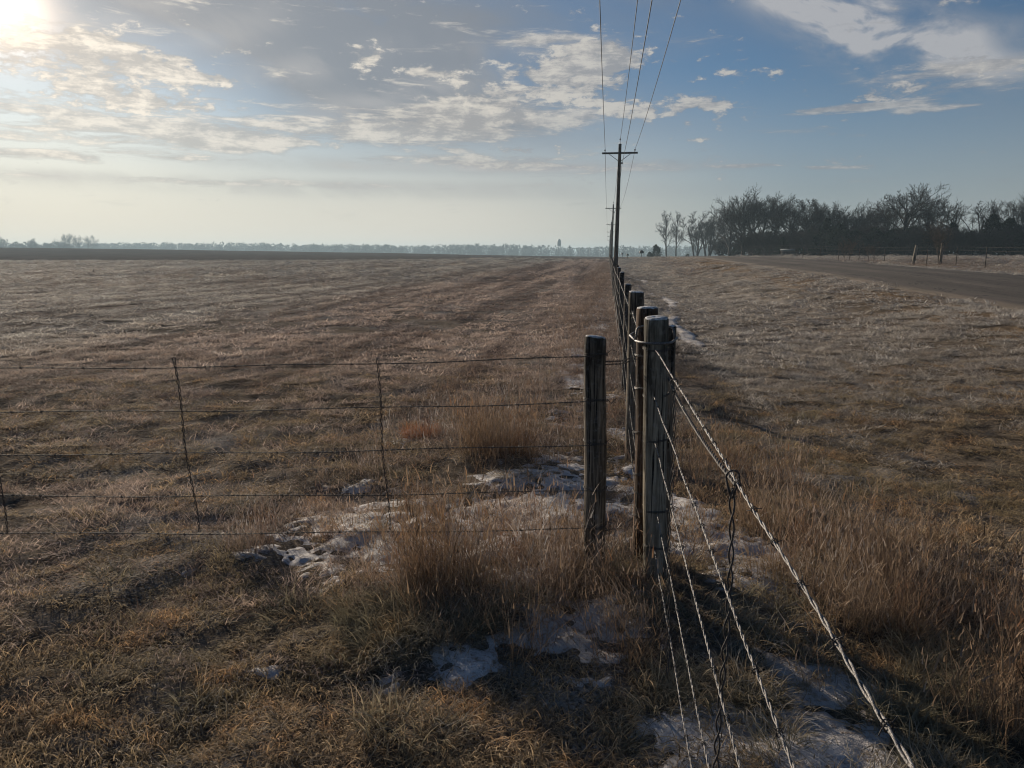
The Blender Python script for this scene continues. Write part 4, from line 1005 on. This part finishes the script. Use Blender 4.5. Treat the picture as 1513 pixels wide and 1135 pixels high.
g = Geo(); g.box((0, 0, ht / 2), (.7, .7, ht / 2)); g.box((0, 0, ht - 1.2), (1.0, 1.0, 1.2)); g.build('mast', M['tower_paint'], ms, False)
g = Geo(); hc = at(860, 367.3, zt).z - g0; g.tube([(.7, 0, hc), (37, 0, hc + .1)], .35, 6); g.build('conveyor', M['tower_paint'], ms)
for q in (12, 24, 36): g = Geo(); g.tube([(q, 0, -.5), (q, 0, hc)], .25, 5); g.build('support', M['tower_paint'], ms)

# ------------------------------------------------------------------ haze
g = Geo(); hx, y0_, y1_ = 6100, -40, 6100; zb, zt_ = -12, 27
g.box((0, (y0_ + y1_) / 2, (zb + zt_) / 2), (hx, (y1_ - y0_) / 2, (zt_ - zb) / 2))
m = bpy.data.materials.new('haze'); m.use_nodes = True; nt = m.node_tree; nt.nodes.clear()
pv = nt.nodes.new('ShaderNodeVolumePrincipled'); pv.inputs['Color'].default_value = (.50, .68, .82, 1); pv.inputs['Density'].default_value = .00050; pv.inputs['Anisotropy'].default_value = .25
ou = nt.nodes.new('ShaderNodeOutputMaterial'); nt.links.new(pv.outputs[0], ou.inputs['Volume'])
tag(g.build('haze', m, None, False), kind='stuff')['label'] = 'thin pale haze over the fields'
print('ground min', GZ.min(), 'max', GZ.max())

# ------------------------------------------------------------------ light
SUN_AZ, SUN_EL = -32.8, 14.6
sd = Vector((math.sin(R(SUN_AZ)) * math.cos(R(SUN_EL)), math.cos(R(SUN_AZ)) * math.cos(R(SUN_EL)), math.sin(R(SUN_EL))))
sl = bpy.data.lights.new('sun', 'SUN'); sl.energy = 5.0; sl.angle = R(1.2); sl.color = (1, .86, .68)
so = bpy.data.objects.new('sun', sl); col.objects.link(so); so.rotation_euler = (-sd).to_track_quat('-Z', 'Y').to_euler(); so.location = (0, 0, 60)

w = bpy.data.worlds.new('World'); sc.world = w; w.use_nodes = True; w.node_tree.nodes.clear(); t = NT(w.node_tree)
sky = t.new('ShaderNodeTexSky', sky_type='NISHITA'); sky.sun_disc = False; sky.sun_elevation = R(SUN_EL); sky.sun_rotation = R(SUN_AZ % 360)
sky.altitude = 400; sky.air_density = 1.1; sky.dust_density = .5; sky.ozone_density = 3.0
g = t.new('ShaderNodeTexCoord').outputs['Generated']
nrm = t.new('ShaderNodeVectorMath', operation='NORMALIZE'); t.l.new(g, nrm.inputs[0]); g = nrm.outputs[0]
sx_ = t.new('ShaderNodeSeparateXYZ'); t.l.new(g, sx_.inputs[0]); dx, dy, dz = sx_.outputs
az = t.m('MULTIPLY', t.m('ARCTAN2', dx, dy), 57.2958); el = t.m('MULTIPLY', t.m('ARCSINE', dz), 57.2958)
def azel(px, py):
    d = ray(px, py); return math.degrees(math.atan2(d[0], d[1])), math.degrees(math.atan2(d[2], math.hypot(d[0], d[1])))
def blob(px, py, wx, wy, rot=0., amp=1., pw=1.):
    a0, e0 = azel(px, py); ra = wx / 18.5; re_ = wy / 18.5
    A = t.m('SUBTRACT', az, a0); E = t.m('SUBTRACT', el, e0); c, s_ = math.cos(R(rot)), math.sin(R(rot))
    p_ = t.m('ADD', t.m('MULTIPLY', A, c / ra), t.m('MULTIPLY', E, s_ / ra)); q = t.m('ADD', t.m('MULTIPLY', A, -s_ / re_), t.m('MULTIPLY', E, c / re_))
    d2 = t.m('ADD', t.m('MULTIPLY', p_, p_), t.m('MULTIPLY', q, q))
    return t.m('MULTIPLY', t.m('EXPONENT', t.m('MULTIPLY', d2, -1.)), amp)
def summed(L):
    r_ = None
    for b in L:
        v = blob(*b); r_ = v if r_ is None else t.m('ADD', r_, v)
    return r_
# clouds: three layers of broken noise gathered where the photograph's banks stand
def cnoise(fa, fe, skew, seed, detail=9, rough=.62, dist=.3):
    return t.noise(t.xyz(t.m('MULTIPLY', az, fa), t.m('ADD', t.m('MULTIPLY', el, fe), t.m('MULTIPLY', az, skew)), seed), 1.0, detail, rough, dist)
n_puff = cnoise(.62, 1.35, 0., 3.7, 9, .64, .2)
n_mid = cnoise(.17, .60, .01, 5.2, 5, .55, .3)
n_st = cnoise(.20, 1.35, .02, 11.7, 9, .66, .35)
n_soft = cnoise(.05, .16, .02, 8.1, 5, .55, .5)
n_wisp = cnoise(.16, .34, .10, 1.3, 7, .58, .4)
puff_m = summed([(835, 98, 80, 34, 0, .80), (760, 150, 110, 30, 0, .62), (905, 85, 60, 30, 0, .5), (940, 165, 60, 20, 0, .5), (1030, 156, 55, 15, 0, .80), (540, 90, 26, 22, 0, .7), (210, 150, 90, 14, 0, .62), (632, 108, 46, 8, 0, .62),
                 (60, 85, 130, 44, -8, .75), (220, 90, 100, 20, -12, .75), (1450, 96, 100, 18, 4, .6), (1285, 143, 36, 12, 0, .55), (1025, 207, 36, 5, 0, .5), (1140, 110, 34, 12, 0, .5), (780, 222, 50, 6, 0, .5), (1085, 105, 20, 8, 0, .5), (330, 118, 36, 7, 0, .5), (570, 180, 60, 16, 0, .35)])
dens = t.m('ADD', t.m('ADD', puff_m, t.m('MULTIPLY', t.m('SUBTRACT', n_puff, .5), 2.6)), t.m('MULTIPLY', t.m('SUBTRACT', n_mid, .5), 1.0))
st_m = summed([(520, 196, 190, 20, 0, .62), (690, 182, 130, 26, 0, .62), (700, 150, 90, 20, 0, .4), (110, 172, 170, 15, -4, .60), (60, 200, 240, 14, 0, .5), (160, 95, 150, 30, -10, .42), (40, 228, 80, 6, 0, .6), (270, 236, 70, 6, 0, .5), (340, 212, 70, 8, 0, .45), (860, 246, 200, 8, 0, .45), (700, 236, 180, 8, 0, .42), (780, 62, 110, 10, 0, .5),
                 (1262, 159, 75, 5, 0, .85), (1400, 160, 60, 4, 0, .5), (1430, 102, 110, 14, 4, .6), (1430, 130, 80, 8, 0, .45), (1100, 246, 60, 3, 0, .6), (1225, 248, 50, 3, 0, .6), (300, 268, 330, 5, 0, .42), (850, 170, 90, 8, 0, .5)])
strk = t.ss(t.m('ADD', t.m('MULTIPLY', st_m, 1.25), t.m('MULTIPLY', t.m('SUBTRACT', n_st, .5), 3.0)), .22, .80)
puff = t.m('MULTIPLY', t.m('MAXIMUM', t.ss(dens, .34, .74), t.m('MULTIPLY', strk, .88)), t.ss(el, 2.0, 6.0))
veil_m = summed([(430, 10, 360, 85, -14, 1.2), (560, 110, 250, 60, -20, 1.05), (500, 150, 100, 40, 0, .4), (820, 20, 260, 50, 5, .55), (60, 30, 160, 60, 0, .5)])
veil = t.m('MULTIPLY', veil_m, t.ss(n_soft, .34, .60, .45, 1.), clamp=True)
# nearness to the sun
dt = t.new('ShaderNodeVectorMath', operation='DOT_PRODUCT'); t.l.new(g, dt.inputs[0]); dt.inputs[1].default_value = sd; dt = t.m('MAXIMUM', dt.outputs['Value'], 0.)
wide = t.ss(dt, .56, .90); low = t.m('MULTIPLY', t.ss(el, 13.5, .8), t.m('ADD', t.m('MULTIPLY', wide, .30), .58))
near = t.m('POWER', dt, 7.); glow = t.m('POWER', dt, 60.); hot = t.m('POWER', dt, 1300.)
bgk = t.new('ShaderNodeBackground'); t.put(bgk.inputs[0], t.mix(1., sky.outputs[0], (.80, .93, 1.07), 'MULTIPLY')); bgk.inputs[1].default_value = .045
wisp_m = summed([(1190, 5, 120, 26, -24, 1.2), (1290, 40, 130, 40, -24, 1.2), (1370, 75, 90, 34, -20, .8), (1440, 105, 130, 16, 0, .4), (1480, 40, 60, 14, 0, .3), (850, 70, 120, 12, 0, .5), (560, 150, 160, 20, 12, .45), (300, 60, 110, 24, 22, .45), (430, 105, 130, 18, 14, .4), (150, 30, 90, 30, 20, .5), (300, 268, 420, 7, 0, .75), (640, 246, 300, 9, 0, .7), (880, 250, 160, 5, 0, .6), (560, 285, 400, 8, 0, .4)])
wisp = t.m('MULTIPLY', wisp_m, t.ss(n_wisp, .30, .60, .12, 1.), clamp=True)
veilc = t.mix(near, (.20, .215, .24), (.29, .30, .31)); puffc = t.mix(near, (.47, .455, .43), (.95, .86, .73)); puffd = t.mix(near, (.21, .225, .255), (.40, .39, .375))
cloudc = t.mix(t.m('ADD', t.m('MULTIPLY', t.ss(t.m('ADD', t.m('MULTIPLY', n_puff, .5), t.m('MULTIPLY', n_st, .5)), .44, .60), .8), .2), puffd, puffc)
cm = t.mix(puff, veilc, cloudc)
cov = t.m('SUBTRACT', 1., t.m('MULTIPLY', t.m('SUBTRACT', 1., t.m('MULTIPLY', puff, .88)), t.m('SUBTRACT', 1., t.m('MULTIPLY', veil, .85))))
cov = t.m('SUBTRACT', 1., t.m('MULTIPLY', t.m('SUBTRACT', 1., cov), t.m('SUBTRACT', 1., t.m('MULTIPLY', wisp, .85))))
cm = t.mix(t.m('MULTIPLY', wisp, t.m('SUBTRACT', 1., t.m('MULTIPLY', puff, .9))), cm, t.mix(near, (.43, .43, .44), (.62, .58, .54)))
bgc = t.new('ShaderNodeBackground'); t.put(bgc.inputs[0], cm); bgc.inputs[1].default_value = .76
mx = t.new('ShaderNodeMixShader'); t.put(mx.inputs[0], cov); 
bgl = t.new('ShaderNodeBackground'); t.put(bgl.inputs[0], t.mix(wide, (.33, .33, .345), (.68, .62, .54))); bgl.inputs[1].default_value = .79
ml = t.new('ShaderNodeMixShader'); t.put(ml.inputs[0], low); t.l.new(bgk.outputs[0], ml.inputs[1]); t.l.new(bgl.outputs[0], ml.inputs[2]); t.l.new(ml.outputs[0], mx.inputs[1]); t.l.new(bgc.outputs[0], mx.inputs[2])
gl = t.new('ShaderNodeBackground'); gc = t.m('ADD', t.m('MULTIPLY', glow, .095), t.m('MULTIPLY', hot, t.m('SUBTRACT', 1.15, t.m('MULTIPLY', puff, .75)))); t.put(gl.inputs[0], (1, .74, .50, 1)); t.put(gl.inputs[1], gc)
ad = t.new('ShaderNodeAddShader'); t.l.new(mx.outputs[0], ad.inputs[0]); t.l.new(gl.outputs[0], ad.inputs[1])
ow = t.new('ShaderNodeOutputWorld'); t.l.new(ad.outputs[0], ow.inputs[0])

# ------------------------------------------------------------------ render settings
sc.view_settings.view_transform = 'Standard'; sc.view_settings.look = 'None'; sc.view_settings.gamma = 1; sc.view_settings.use_curve_mapping = False
sc.view_settings.exposure = .46
sc.cycles.use_denoising = True; sc.cycles.filter_width = 1.1
try: sc.cycles.denoiser = 'OPENIMAGEDENOISE'; sc.cycles.denoising_input_passes = 'RGB_ALBEDO_NORMAL'; sc.cycles.denoising_prefilter = 'ACCURATE'
except Exception: pass
sc.cycles.max_bounces = 5; sc.cycles.diffuse_bounces = 3; sc.cycles.transmission_bounces = 3; sc.cycles.volume_bounces = 0; sc.cycles.caustics_reflective = False; sc.cycles.caustics_refractive = False
